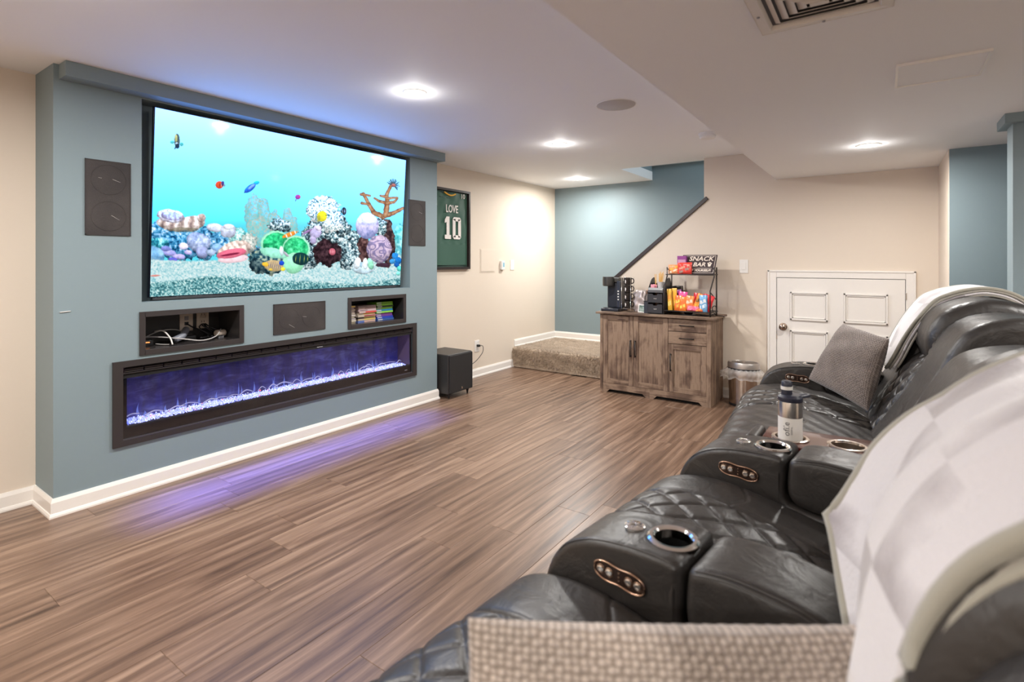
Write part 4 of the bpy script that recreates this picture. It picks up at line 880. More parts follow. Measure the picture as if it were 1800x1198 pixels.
lathe('swing_flap', [(.098, .3635), (.096, .367), (0, .369)], (tcx, tcy, 0), mat('flap_grey', (.20, .175, .16, 1), .4, .4), tc, 48, sx=SX, sy=SY)
lathe('logo_badge', [(.012, .369), (.011, .3705), (0, .371)], (tcx, tcy, 0), CHROME, tc, 16)
LIN = bpy.data.materials.new('clear_film'); LIN.use_nodes = True; nt = LIN.node_tree; b = nt.nodes['Principled BSDF']; b.inputs['Base Color'].default_value = (.9, .86, .82, 1); b.inputs['Alpha'].default_value = .32; b.inputs['Roughness'].default_value = .25
vs = []; fs = []; NA, NR_ = 96, 12; g = np.random.RandomState(8); ph = g.rand(6)*6
for i in range(NR_):
    t = i/(NR_-1)
    for k in range(NA):
        a = 2*PI*k/NA; w_ = sum(math.sin(a*(3+2*j)+ph[j])*.5 for j in range(5))/2.5
        r = .129+.026*math.sin(PI*min(t*1.2, 1))+t*.012*(1+1.6*w_)+.004*math.sin(a*23+t*5)
        if t > .3: r += .05*max(0, math.cos(a-PI*1.02))**6*t+.045*max(0, math.cos(a-.05))**6*t
        z = .316-.085*t-.02*t*w_
        vs.append((tcx+r*math.cos(a)*SX, tcy+r*math.sin(a)*SY*.95, z))
fs = [(i*NA+k, i*NA+(k+1) % NA, (i+1)*NA+(k+1) % NA, (i+1)*NA+k) for i in range(NR_-1) for k in range(NA)]
tag(mesh('bin_liner', vs, fs, LIN, None, True), 'clear plastic bin liner folded over the trash can rim', 'bag')

# ------------------------------------------------------------------ things on the cabinet
Z = ct
cm = empty('coffee_maker', (-2.11, 4.72, Z), 'black single-serve coffee maker at the left end of the cabinet top', 'coffee maker')
box('base', -2.195, -2.02, 4.60, 4.84, Z, Z+.028, NAVY, cm, bev=.006); box('column', -2.175, -2.035, 4.70, 4.84, Z+.028, Z+.27, NAVY, cm, bev=.012, seg=3)
lathe('brew_head', [(.0, .235), (.048, .236), (.054, .242), (.055, .30), (.052, .325), (0, .326)], (-2.15, 4.672, Z), mat('brew_head_dark', (.035, .033, .03, 1), .3), cm, 28)
box('water_tank', -2.07, -2.03, 4.68, 4.83, Z+.03, Z+.285, mat('smoked_tank', (.035, .04, .055, 1), .15), cm, bev=.008); box('head_block', -2.17, -2.05, 4.69, 4.80, Z+.27, Z+.315, mat('head_cap', (.05, .047, .04, 1), .35), cm, bev=.008)
for i in range(4): lathe('button', [(0, .003), (.006, .003), (.007, 0)], (-2.052, 4.679, Z+.11+i*.026), WPL, cm, 14, (PI/2, 0, 0))
lathe('drip_tray', [(.0, .034), (.05, .034), (.052, .028)], (-2.14, 4.655, Z), BLACK, cm, 24)
mr_ = empty('mug_rack', (-1.965, 4.70, Z), 'thin chrome wire stand holding four stacked black mugs', 'rack')
for dx_, dy_ in ((-.048, -.035), (.042, -.035), (.042, .045), (-.048, .045)): tube('upright_wire', [(-1.965+dx_*1.2, 4.70+dy_*1.2, Z+.002), (-1.965+dx_, 4.70+dy_, Z+.03), (-1.965+dx_, 4.70+dy_, Z+.325)], .0022, CHROME, mr_, 6, False)
tube('base_ring', [(-1.965+.05*math.cos(a), 4.70+.05*math.sin(a), Z+.028) for a in np.linspace(0, 2*PI, 17)[:-1]], .0022, CHROME, mr_, 6, False, cyc=True)
MUG = mat('mug_black', (.022, .017, .015, 1), .18)
for i, nm in enumerate(('bottom', 'second from the bottom', 'third from the bottom', 'topmost')):
    z = Z+.033+i*.072; m_ = empty('mug', (-1.965, 4.70, z), f'black mug with white mark, {nm} in the wire stand', 'mug', 'black mugs stacked in a wire stand')
    lathe('cup', [(.026, 0), (.034, .004), (.037, .03), (.038, .069), (.035, .069), (.033, .01), (0, .008)], (-1.965, 4.70, z), MUG, m_, 28)
    tube('ear', [(-1.93, 4.70, z+.058), (-1.912, 4.695, z+.06), (-1.900, 4.69, z+.04), (-1.910, 4.693, z+.02), (-1.93, 4.70, z+.016)], .005, MUG, m_, 8)
    poly('mark', [(-.004, .018), (.002, .016), (.003, .028), (.006, .034), (.002, .047), (-.004, .05)], 0, JW, None, .0008)
    o = bpy.context.scene.objects[-1] if False else [q for q in C.objects if q.name.startswith('mark')][-1]
    o.matrix_basis = Matrix.Translation((-1.972, 4.6625, z)) @ Matrix.Rotation(-PI/2, 4, 'Z'); link(o, m_); o['label'] = 'white printed mark'
# crumpled silvery bag in a basket
def bag(name, cx, cy, z0, rx, ry, h, m, label, cat, seed=1, n=40, k=24, cr=.012, parent=None):
    g_ = np.random.RandomState(seed); ph_ = g_.rand(8)*6; vs = []; fs = []
    for i in range(k):
        t = i/(k-1)
        for j in range(n):
            a = 2*PI*j/n; s_ = (.82+.28*math.sin(PI*min(1, t*.9+.1))) if t < .93 else .9-(t-.93)*4
            w_ = cr*(math.sin(a*5+ph_[0]+t*7)+math.sin(a*9+ph_[1]-t*11)*.7+math.sin(a*3+t*17+ph_[2])*.6+math.sin(a*14+ph_[3]+t*23)*.4)
            x = cx+(rx*s_+w_)*math.copysign(abs(math.cos(a))**.7, math.cos(a)); y = cy+(ry*s_+w_*.7)*math.copysign(abs(math.sin(a))**.7, math.sin(a)); vs.append((x, y, z0+h*t+(cr*.8*math.sin(a*3+ph_[4]) if t > .8 else 0)))
    fs = [(i*n+j, i*n+(j+1) % n, (i+1)*n+(j+1) % n, (i+1)*n+j) for i in range(k-1) for j in range(n)]; fs += [tuple(range(n-1, -1, -1)), tuple((k-1)*n+j for j in range(n))]
    return tag(mesh(name, vs, fs, m, parent, True), label, cat)
SILV = mat('silvery_film', (.50, .43, .41, 1), .3, .35)
bag('coffee_bag', -1.85, 4.745, Z+.0015, .062, .045, .20, SILV, 'crumpled silvery pouch standing beside the black mugs', 'bag', 3, cr=.006)
bag('paper_bag', -1.775, 4.83, Z+.0015, .055, .04, .215, mat('kraft_orange', (.55, .26, .13, 1), .7), 'orange brown paper bag behind the silvery pouch', 'bag', 9, cr=.003)
t = empty('pink_box', (-1.735, 4.85, Z), 'pale pink carton behind the black organizer', 'box'); box('carton', -1.75, -1.70, 4.80, 4.87, Z, Z+.20, mat('pale_pink', (.75, .42, .38, 1), .6), t, bev=.002); box('flap', -1.75, -1.70, 4.80, 4.835, Z+.20, Z+.202, mat('pale_pink_lid', (.8, .5, .45, 1), .6), t)
pf = empty('picture_frame', (-1.81, 4.655, Z), 'small square white picture frame leaning against the pouch', 'frame')
M_ = Matrix.Translation((-1.815, 4.66, Z+.002)) @ Euler((-.18, 0, -.12)).to_matrix().to_4x4()
bm = bmesh.new(); w = .008; s_ = .074
for a in ((-s_/2, -s_/2+w, 0, s_), (s_/2-w, s_/2, 0, s_), (-s_/2+w, s_/2-w, 0, w), (-s_/2+w, s_/2-w, s_-w, s_)): addbox(bm, a[0], a[1], 0, .010, a[2], a[3])
bm.transform(M_); bmobj('frame', bm, WPL, pf)
def plant():
    m = mat('frame_picture', (.3, .4, .35, 1), .4); v = coords(m); n_ = noise(m, 60, v, 4); col = ramp(m, n_.outputs[0], [(.35, (.10, .16, .12, 1)), (.6, (.35, .42, .38, 1)), (.75, (.6, .62, .6, 1))]); lk(m, col, bsdf(m).inputs['Base Color']); return m
bm = bmesh.new(); addbox(bm, -s_/2+w, s_/2-w, .004, .007, w, s_-w); bm.transform(M_); bmobj('picture', bm, plant(), pf)
t = empty('small_speaker_box', (-1.765, 4.69, Z), 'small dark cube between the picture frame and the organizer', 'box'); box('body', -1.785, -1.742, 4.64, 4.69, Z, Z+.105, mat('dark_slate', (.035, .038, .05, 1), .5), t, bev=.003); box('lid', -1.787, -1.740, 4.638, 4.692, Z+.105, Z+.112, BLACK, t, bev=.001)
og = empty('drawer_organizer', (-1.67, 4.72, Z), 'black curved desk organizer with two small drawers and open top', 'organizer')
prof_o = [(4.615, 0), (4.615, .205), (4.63, .225), (4.70, .295), (4.73, .315), (4.77, .325), (4.80, .31), (4.82, .27), (4.82, 0)]
OGM = mat('organizer_black', (.022, .022, .026, 1), .3)
for xa in (-1.741, -1.60):
    n_ = len(prof_o); bm = bmesh.new(); bv = [bm.verts.new((xa, y, Z+z)) for y, z in prof_o]+[bm.verts.new((xa+.006, y, Z+z)) for y, z in prof_o]
    bm.faces.new(bv[:n_]); bm.faces.new(bv[n_:][::-1]); [bm.faces.new((bv[i], bv[(i+1) % n_], bv[(i+1) % n_+n_], bv[i+n_])) for i in range(n_)]; bmesh.ops.recalc_face_normals(bm, faces=bm.faces[:]); bmobj('side_panel', bm, OGM, og)
box('back_panel', -1.735, -1.60, 4.812, 4.818, Z, Z+.27, OGM, og); box('base', -1.735, -1.60, 4.62, 4.812, Z, Z+.006, OGM, og); box('tray', -1.735, -1.60, 4.62, 4.812, Z+.192, Z+.197, OGM, og)
mesh('tray_front', [(-1.735, 4.613, Z+.192), (-1.60, 4.613, Z+.192), (-1.60, 4.613, Z+.215), (-1.735, 4.613, Z+.215), (-1.735, 4.626, Z+.235), (-1.60, 4.626, Z+.235), (-1.735, 4.62, Z+.192), (-1.60, 4.62, Z+.192), (-1.60, 4.632, Z+.232), (-1.735, 4.632, Z+.232)], [(0, 1, 2, 3), (3, 2, 5, 4), (6, 9, 8, 7), (4, 5, 8, 9), (0, 6, 7, 1)], mat('organizer_grey', (.10, .10, .105, 1), .3), og)
for i in range(2):
    z = Z+.010+i*.093; dxa, dxb = -1.732, -1.603
    d = empty('drawer', (-1.667, 4.61, z)); link(d, og)
    pts = [(dxa, 0), (dxb, 0), (dxb, .078), (-1.645, .078), (-1.652, .066), (-1.684, .066), (-1.691, .078), (dxa, .078)]; n_ = len(pts)
    bm = bmesh.new(); bv = [bm.verts.new((x, 4.603, z+q)) for x, q in pts]+[bm.verts.new((x, 4.611, z+q)) for x, q in pts]
    bm.faces.new(bv[:n_]); bm.faces.new(bv[n_:][::-1]); [bm.faces.new((bv[k], bv[(k+1) % n_], bv[(k+1) % n_+n_], bv[k+n_])) for k in range(n_)]; bmesh.ops.recalc_face_normals(bm, faces=bm.faces[:]); bmobj('drawer_front', bm, mat('organizer_drawer', (.035, .036, .042, 1), .28), d)
    box('drawer_tray', dxa+.003, dxb-.003, 4.611, 4.80, z, z+.05, OGM, d); text('maker_mark', 'mind', .014, (-1.667, 4.6025, z+.036), FY, JW, d, .0003)
t = empty('sweetener_packets', (-1.70, 4.70, Z+.2), 'pink packets standing in the organizer top', 'packets')
for i, (a, b) in enumerate(((0, .1), (.006, -.1), (.012, .2))): box('packet', -1.725+a, -1.69+a, 4.65+i*.012, 4.652+i*.012, Z+.199, Z+.262, mat('packet_pink', (.85, .35, .42, 1), .5), t, rot=(.1, b, 0))
t = empty('paper_cup', (-1.65, 4.72, Z+.2), 'white paper cup with wooden stirrers in the organizer top', 'cup'); lathe('cup', [(.026, .198), (.036, .285), (.038, .287), (.034, .285), (.024, .202), (0, .2)], (-1.645, 4.70, Z), WPL, t, 24)
STK = mat('bamboo', (.72, .42, .12, 1), .6)
for i in range(7): 
    a = -.25+.08*i; tag(box('wooden_stirrer', -1.65+a*.05-.0025, -1.65+a*.05+.0025, 4.70+i*.002, 4.7015+i*.002, Z+.21, Z+.36+.01*(i % 3), STK, None, rot=(.05, .12+a*.5, 0)), 'flat bamboo stirrer standing in the white cup', 'stirrer', 'bamboo stirrers in the paper cup')
for i in range(2): tag(box('wooden_stirrer', -1.704+i*.006-.0025, -1.704+i*.006+.0025, 4.715, 4.7165, Z+.205, Z+.355, STK, None, rot=(.05, -.06+.1*i, 0)), 'single bamboo stick standing behind the pink packets', 'stirrer', 'bamboo sticks behind the pink packets')
tag(box('radio', -1.60, -1.52, 4.86, 4.95, Z, Z+.245, mat('radio_black', (.012, .010, .009, 1), .3), None, bev=.008), 'tall black box standing behind the rack at left', 'box')

# two-tier metal rack
rk = empty('metal_rack', (-1.39, 4.73, Z), 'two-tier dark metal countertop rack holding candy', 'rack')
RM = mat('rack_metal', (.05, .04, .036, 1), .45, .4); ra, rb, rf, rbk = -1.592, -1.195, 4.62, 4.83
z1_, z2_ = Z+.035, Z+.355
def bar(pts, r=.0065, n=6): tube('bar', pts, r, RM, rk, n, False)
for x in (ra, rb):
    bar([(x, rbk, Z), (x, rbk, Z+.42)]); bar([(x, rf, Z), (x, rf, Z+.22), (x+(.02 if x == rb else .012), rf+.05, Z+.34), (x+(.02 if x == rb else .012), rf+.05, Z+.42)])
    bar([(x, rf, z1_), (x, rbk, z1_)], .005); bar([(x+.01, rf+.05, z2_), (x, rbk, z2_)], .005); bar([(x, rf, Z+.21), (x, rbk, Z+.13)], .0045); bar([(x+.01, rf+.05, Z+.41), (x, rbk, Z+.375)], .0045)
for y, z in ((rf, z1_), (rbk, z1_), (rf+.05, z2_), (rbk, z2_)): bar([(ra, y, z), (rb+.01, y, z)], .0055)
box('shelf_panel', ra, rb, rf, rbk, z1_-.002, z1_+.001, RM, rk); box('shelf_panel', ra+.008, rb+.01, rf+.05, rbk, z2_-.002, z2_+.001, RM, rk)
# sign
sg = empty('snack_bar_sign', (-1.31, 4.79, z2_), 'dark brown sign reading snack bar on the rack top shelf', 'sign')
M_ = Matrix.Translation((-1.335, 4.705, z2_+.007)) @ Euler((-.62, 0, 0)).to_matrix().to_4x4()
sw, sh = .30, .205
bm = bmesh.new(); addbox(bm, -sw/2, sw/2, 0, .008, 0, sh); bm.transform(M_); bmobj('board', bm, mat('sign_brown', (.045, .028, .03, 1), .5), sg, bev=.001)
SC = mat('sign_cream', (.78, .68, .58, 1), .6)
for (a, b, c_, d_) in ((-sw/2+.01, sw/2-.01, sh-.013, sh-.010), (-sw/2+.01, sw/2-.01, .010, .013), (-sw/2+.01, -sw/2+.013, .01, sh-.01), (sw/2-.013, sw/2-.01, .01, sh-.01), (-.12, .12, .058, .061)):
    bm = bmesh.new(); addbox(bm, a, b, -.001, .001, c_, d_); bm.transform(M_); bmobj('border_line', bm, SC, sg)
def stext(body, size, x, z, sx=1, sh_=.15, bold=.0012):
    o = text('lettering', body, size, (0, 0, 0), (0, 0, 0), SC, None, .0006, shear=sh_, bold=bold); o.matrix_basis = M_ @ Matrix.Translation((x, -.0012, z)) @ Euler(FY).to_matrix().to_4x4() @ Matrix.Diagonal((sx, 1, 1, 1)); link(o, sg)
stext('SNACK', .066, .018, .160, .98); stext('BAR', .060, .01, .098, .98); stext('HELP YOURSELF!', .030, .01, .036, .95)
for i, (a, b) in enumerate(((.085, .09), (.098, .098), (.11, .09))):
    o = lathe('popcorn_icon', [(.0, .001), (.007, .001), (.0075, 0)], (0, 0, 0), SC, None, 10); o.matrix_basis = M_ @ Matrix.Translation((a, -.001, b+.022)) @ Euler((PI/2, 0, 0)).to_matrix().to_4x4(); link(o, sg)
bm = bmesh.new(); bv = [bm.verts.new(M_ @ Vector(v)) for v in ((.083, -.0014, .106), (.113, -.0014, .106), (.108, -.0014, .078), (.088, -.0014, .078))]; bm.faces.new(bv); bmobj('popcorn_tub', bm, SC, sg)

# candy packs
def pack(label, x, y, z, w, h, d, cols_, rot=(0, 0, 0), cat='candy', name='candy_pack', stripes=2, grp=None, m=None):
    """sealed wrapper: pillow body with crimped ends and printed band"""
    t = empty(name, (x, y, z), label, cat, grp); M = Matrix.Translation((x, y, z+.002)) @ Euler(rot).to_matrix().to_4x4()
    n1, n2 = 13, 9; vs = []; fs = []
    for sgn in (-1, 1):
        for i in range(n1):
            for j in range(n2):
                u = i/(n1-1)*2-1; v = j/(n2-1)*2-1; e = max(0, 1-abs(v)**5)*max(0, 1-u**6); e = e**.5*d/2
                e *= 1+.18*math.sin(u*7+v*3+x*50); tz = h*(v+1)/2
                vs.append(M @ Vector((u*w/2*(1-.03*math.sin(v*6)), sgn*(e+.0005), tz)))
    for s_ in range(2):
        for i in range(n1-1):
            for j in range(n2-1):
                q = s_*n1*n2+i*n2+j; f = (q, q+n2, q+n2+1, q+1); fs.append(f if s_ == 0 else f[::-1])
    mesh('wrapper', vs, fs, cmat(cols_[0], .28), t, True)
    for k_ in range(min(stripes, len(cols_)-1)):
        bm = bmesh.new(); a = h*(.22+.3*k_); zz = a+h*.2
        vs2 = []; 
        for i in range(9):
            u = (i/8*2-1)*.74; e = (max(0, 1-u**6))**.5*d/2*(1+.18*math.sin(u*7+x*50))+.0012
            vs2 += [M @ Vector((u*w/2, -e, a+.1*w*math.sin(u*3))), M @ Vector((u*w/2, -e, zz+.1*w*math.sin(u*3)))]
        mesh('printed_band', vs2, [(2*i, 2*i+2, 2*i+3, 2*i+1) for i in range(8)], cmat(cols_[1+k_], .35), t, True); bm.free()
    return t
OR = (.85, .17, .03); YE = (.8, .45, .05); RD = (.62, .02, .03); PK = (.75, .08, .3); CR = (.85, .7, .5); PU = (.28, .05, .25)
zc = z1_+.001; yf = 4.655
def bx(label, x0_, x1_, y0_, y1_, za, zb, c_, c2, rot=None, nm='candy_box'):
    t = empty(nm, ((x0_+x1_)/2, (y0_+y1_)/2, za), label, 'candy'); box('carton', x0_, x1_, y0_, y1_, za, zb, cmat(c_, .4), t, bev=.0015, rot=rot)
    o = box('printed_panel', x0_+.006, x1_-.006, y0_-.0006, y0_, za+(zb-za)*.3, zb-(zb-za)*.2, cmat(c2, .4), t)
    if rot: o.matrix_basis = Matrix.Translation(((x0_+x1_)/2, (y0_+y1_)/2, (za+zb)/2)) @ Euler(rot).to_matrix().to_4x4() @ Matrix.Translation((-(x0_+x1_)/2, -(y0_+y1_)/2, -(za+zb)/2)) ; link(o, t)
    return t
pack('tall yellow candy bar at the far left of the rack', -1.545, yf, zc, .042, .19, .022, [YE, (.85, .7, .2), (.8, .3, .05)], (-.1, -.10, 0))
pack('second yellow candy bar leaning behind the first', -1.515, yf+.03, zc, .045, .195, .022, [(.85, .42, .03), (.85, .6, .1)], (-.08, -.05, 0), stripes=1)
pack('orange peanut butter cup pack near the rack left', -1.475, yf-.01, zc, .065, .135, .02, [OR, YE, (.85, .6, .1)], (-.12, .05, 0))
pack('orange and yellow candy pack in the rack middle', -1.43, yf-.018, zc, .062, .125, .02, [(.88, .22, .03), (.85, .65, .1), OR], (-.15, -.03, 0))
pack('pink candy bag behind the orange packs', -1.465, yf+.055, zc, .08, .165, .022, [PK, (.9, .5, .7)], (-.05, .08, 0), stripes=1)
pack('purple candy bag tip behind the orange packs', -1.485, yf+.085, zc, .05, .18, .02, [PU, PK], (-.05, -.1, 0), stripes=1)
pack('bright orange candy pack right of the middle', -1.385, yf-.005, zc, .07, .135, .02, [(.9, .25, .06), (.85, .12, .05), CR], (-.1, .1, 0))
pack('slanted orange and yellow wrapper beside the blue pack', -1.335, yf, zc+.008, .05, .155, .02, [(.85, .28, .03), YE, (.25, .12, .02)], (-.1, .35, 0))
pack('dark red candy box behind the slanted wrapper', -1.335, yf+.06, zc, .09, .155, .02, [RD, (.8, .05, .08)], (-.05, .15, 0), stripes=1)
pack('red candy bag leaning at the rack right', -1.265, yf+.045, zc, .09, .15, .02, [(.75, .04, .05), PK], (-.05, .3, 0), stripes=1)
pack('blue and white crunch wafer pack at the rack right', -1.255, yf-.015, zc, .068, .145, .022, [(.18, .42, .68), (.75, .8, .85), (.8, .8, .82)], (-.08, -.03, 0))
pack('pink candy pack lying low in front of the rack', -1.345, yf-.026, zc+.006, .10, .045, .02, [(.85, .15, .22), PK], (-.4, .08, 0), stripes=1)
pack('tan and orange candy bar under the orange packs', -1.29, yf-.026, zc+.002, .06, .03, .02, [(.8, .15, .05), YE], (-.4, 0, 0), stripes=1)
bx('purple snack carton on the rack top shelf', -1.515, -1.435, 4.75, 4.79, z2_+.001, z2_+.165, PU, (.55, .3, .45))
pack('orange and cream snack bag at the top shelf left', -1.53, 4.705, z2_, .10, .085, .03, [(.8, .3, .12), CR, YE], (-.1, 0, 0))
pack('red snack bag in front of the sign', -1.43, 4.69, z2_, .125, .105, .035, [(.75, .06, .04), (.35, .2, .15), (.75, .3, .2)], (-.12, -.03, 0))
tag(tube('charging_cord', [(-1.30, 4.70, Z+.004), (-1.24, 4.66, Z+.004), (-1.21, 4.72, Z+.010), (-1.19, 4.80, Z+.03), (-1.205, 4.83, Z+.08), (-1.225, 4.80, Z+.06), (-1.19, 4.78, Z+.006), (-1.12, 4.72, Z+.005), (-1.10, 4.70, Z+.004)], .0035, BLACK), 'black cord curling at the right end of the cabinet top', 'cord')
t = empty('black_tray', (-1.40, 4.70, Z), 'low black tray under the rack shelf', 'tray'); box('tray_base', -1.46, -1.34, 4.65, 4.76, Z, Z+.006, BLACK, t, bev=.002); lathe('dish', [(.03, .006), (.04, .022), (.037, .022), (.028, .010), (0, .009)], (-1.40, 4.70, Z), BLACK, t, 20)

# ------------------------------------------------------------------ recliner sofa
def frame_fn(alpha, p0):
    ca, sa = math.cos(alpha), math.sin(alpha)
    def f(P, Q, Zz):
        p = np.asarray(P)+p0; q = np.asarray(Q); return np.stack([p*ca+q*sa, -p*sa+q*ca, np.asarray(Zz)], -1)
    return f
def pad(name, loop, q0, q1, r, f, m=LEATHER, parent=None, ns=90, nq=24, disp=None, crown=.0, rs=5):
    """rounded cushion: closed (p,z) outline swept from q0 to q1 with rounded ends; disp(s,q,P,Z,L)->outward offset"""
    L2, s = crom(loop, ns, True); area = .5*np.sum(L2[:, 0]*np.roll(L2[:, 1], -1)-np.roll(L2[:, 0], -1)*L2[:, 1])
    T = np.roll(L2, -1, 0)-np.roll(L2, 1, 0); T /= np.linalg.norm(T, axis=1)[:, None]+1e-9
    N = np.stack([T[:, 1], -T[:, 0]], 1)
    if area < 0: N = -N
    cen = L2.mean(0); rows = []
    th = np.linspace(0, PI/2, rs+1)
    qs = [(q0+r*(1-math.sin(a)), r*(1-math.cos(a))) for a in th[::-1]]     # q, inset
    qs = [(q0+r*(1-math.cos(a)), r*(1-math.sin(a))) for a in th]
    mid = [(q, 0) for q in np.linspace(q0+r, q1-r, nq)[1:-1]]
    qe = [(q1-r*(1-math.cos(a)), r*(1-math.sin(a))) for a in th[::-1]]
    allq = qs+mid+qe
    rings = []
    def ringpts(q, ins, dd=True):
        off = -ins*np.ones(len(L2))
        if disp is not None and dd: off = off+disp(s, q, L2[:, 0], L2[:, 1])*max(0, 1-ins/r)
        P = L2+N*off[:, None]; return P
    first = ringpts(*allq[0], False); last = ringpts(*allq[-1], False)
    for k in (.02, .35, .7, .9): rings.append((cen+(first-cen)*k, q0-crown*(1-k*k)))
    for q, ins in allq: rings.append((ringpts(q, ins), q))
    for k in (.9, .7, .35, .02): rings.append((cen+(last-cen)*k, q1+crown*(1-k*k)))
    V = np.concatenate([f(P[:, 0], np.full(len(P), q), P[:, 1]) for P, q in rings]); n = len(L2); R = len(rings)
    F_ = []
    for i in range(R-1):
        for j in range(n):
            j2 = (j+1) % n; F_.append((i*n+j, i*n+j2, (i+1)*n+j2, (i+1)*n+j))
    F_ += [tuple(range(n)), tuple((R-1)*n+j for j in range(n-1, -1, -1))]
    o = mesh(name, V, F_, m, parent, True)
    bm = bmesh.new(); bm.from_mesh(o.data); bmesh.ops.recalc_face_normals(bm, faces=bm.faces[:]); bm.to_mesh(o.data); bm.free()
    o.data.polygons.foreach_set('use_smooth', [True]*len(o.data.polygons))
    return o
def quilt(qa, qb, LS=.125, LQ=.10, h=.008, zmin=.2, wr=0, top=None, seam=.010):
    """diamond quilting between qa and qb, grooves at both edges"""
    def d(s, q, P, Zz):
        o = np.zeros_like(s)
        inside = qa < q < qb
        e = min(abs(q-qa), abs(q-qb)); o -= seam*math.exp(-(e/.007)**2)
        if inside:
            a = (s/LS+q/LQ); b = (s/LS-q/LQ); da = np.abs(a-np.round(a))*LS*.7; db = np.abs(b-np.round(b))*LS*.7
            dm = np.minimum(da, db); o = o+h*(1-np.exp(-(dm/.0065)**1.0))-.002
        else: o = o+.004*math.sin(min(1, e/.05)*PI/2)
        if not inside: o = o-.004*np.exp(-((P-.02-.03*math.sin(q*25))/.005)**2)*(Zz > .5)
        if wr: o = o+wr*np.sin(s*48+q*21)*np.sin(q*37+s*9)
        o = np.where(Zz > zmin, o, 0)
        return o
    return d
def pleats(h=.004, fr=150, zmin=.3, qa=None, w=.03):
    def d(s, q, P, Zz):
        o = h*np.sin(s*fr+3*np.sin(q*40))*(0.5+.5*np.sin(q*60+s*20)); o = o if qa is None else o*math.exp(-((q-qa)/w)**2)
        return np.where(Zz > zmin, o, 0)
    return d
SEAT = [(-.20, .11), (-.275, .16), (-.292, .28), (-.288, .41), (-.245, .49), (-.16, .535), (-.04, .548), (.10, .53), (.25, .497), (.33, .46), (.35, .38), (.33, .2), (.2, .11)]
ARMB = [(-.15, .10), (-.20, .2), (-.205, .40), (-.19, .52), (-.15, .59), (-.09, .628), (-.02, .645), (.06, .652), (.115, .650), (.128, .62), (.13, .54), (.17, .515), (.30, .505), (.42, .50), (.45, .4), (.45, .15), (.2, .10)]
LID = [(.137, .545), (.135, .62), (.15, .652), (.22, .662), (.32, .655), (.39, .635), (.42, .59), (.41, .525), (.30, .512), (.18, .516)]
BOLS = [(.27, .33), (.285, .46), (.345, .56), (.415, .68), (.475, .80), (.52, .90), (.57, .97), (.645, 1.01), (.74, 1.02), (.83, .985), (.87, .90), (.86, .6), (.82, .2), (.6, .10), (.32, .12)]
LUMB = [(.30, .36), (.30, .46), (.345, .55), (.395, .64), (.445, .73), (.495, .785), (.55, .815), (.64, .80), (.66, .5), (.5, .33)]
HEAD = [(.52, .79), (.495, .835), (.492, .90), (.515, .965), (.555, 1.015), (.62, 1.05), (.70, 1.066), (.81, 1.045), (.865, .98), (.82, .90), (.72, .82), (.60, .78)]
def plate_panel(f, q, parent, side=-1):
    """bone-shaped control plate on the inner side of an arm"""
    hp, hz = .056, .020
    def outl(gr, n=56):
        pts = []
        for k in range(n):
            a = 2*PI*k/n; u = math.cos(a); v = math.sin(a)
            x = hp*math.copysign(abs(u)**.75, u); hh_ = hz*(1-.22*math.exp(-(x/.022)**2)); z = hh_*math.copysign(abs(v)**.75, v)
            pts.append((x+gr*u, z+gr*v))
        return pts
    slope = -.06
    def P(x, z, dq): return f(np.array(x), np.array(q+side*dq), np.array(.584+z+slope*x))
    o1 = outl(0); n = len(o1)
    vs = [P(x, z, .001) for x, z in o1]+[P(x, z, .004) for x, z in o1]; fs = [tuple(n+k for k in range(n))]+[(k, (k+1) % n, (k+1) % n+n, k+n) for k in range(n)]
    cp = empty('control_panel', tuple(P(0, 0, 0))); link(cp, parent)
    mesh('plate', vs, fs, mat('panel_bronze', (.045, .025, .018, 1), .2, .6) if 'panel_bronze' not in bpy.data.materials else bpy.data.materials['panel_bronze'], cp)
    ed = outl(.001); tube('rim', [P(x, z, .0045) for x, z in ed], .0022, BRONZE, cp, 8, False, cyc=True)
    for x in (-.042, -.022, .022, .042):
        c_ = P(x, 0, .004); nrm = P(x, 0, 1.004)-c_; rot = Vector(nrm).to_track_quat('Z', 'Y').to_euler()
        lathe('button', [(.0075, 0), (.0072, .003), (.005, .0038), (.0045, .002), (0, .002)], c_, CHROME, cp, 20, rot)
        tube('button_ring', [tuple(np.array(c_)+np.array(Vector(rot.to_matrix() @ Vector((.0088*math.cos(a), .0088*math.sin(a), .0006))))) for a in np.linspace(0, 2*PI, 17)[:-1]], .0009, BRONZE, cp, 5, False, cyc=True)
    for z in (-.008, .0, .008): lathe('icon', [(.0022, 0), (.002, .0012), (0, .0014)], P(0, z, .004), BRONZE, cp, 8, rot)
def cup(f, p, q, z, parent, r=.051, depth=.06, inner=MATBLK):
    c_ = f(np.array(p), np.array(q), np.array(z)); ch = empty('cup_holder', tuple(c_)); link(ch, parent)
    lathe('ring', [(r, -.003), (r+.001, .002), (r-.004, .006), (r-.010, .0055), (r-.014, .001), (r-.014, -.016)], c_, CHROME, ch, 40, cap=False)
    lathe('well', [(r-.013, .0), (r-.014, -depth), (0, -depth)], c_, mat('well_black', (.004, .004, .004, 1), .6, spec=.15) if 'well_black' not in bpy.data.materials else bpy.data.materials['well_black'], ch, 40, cap=False)
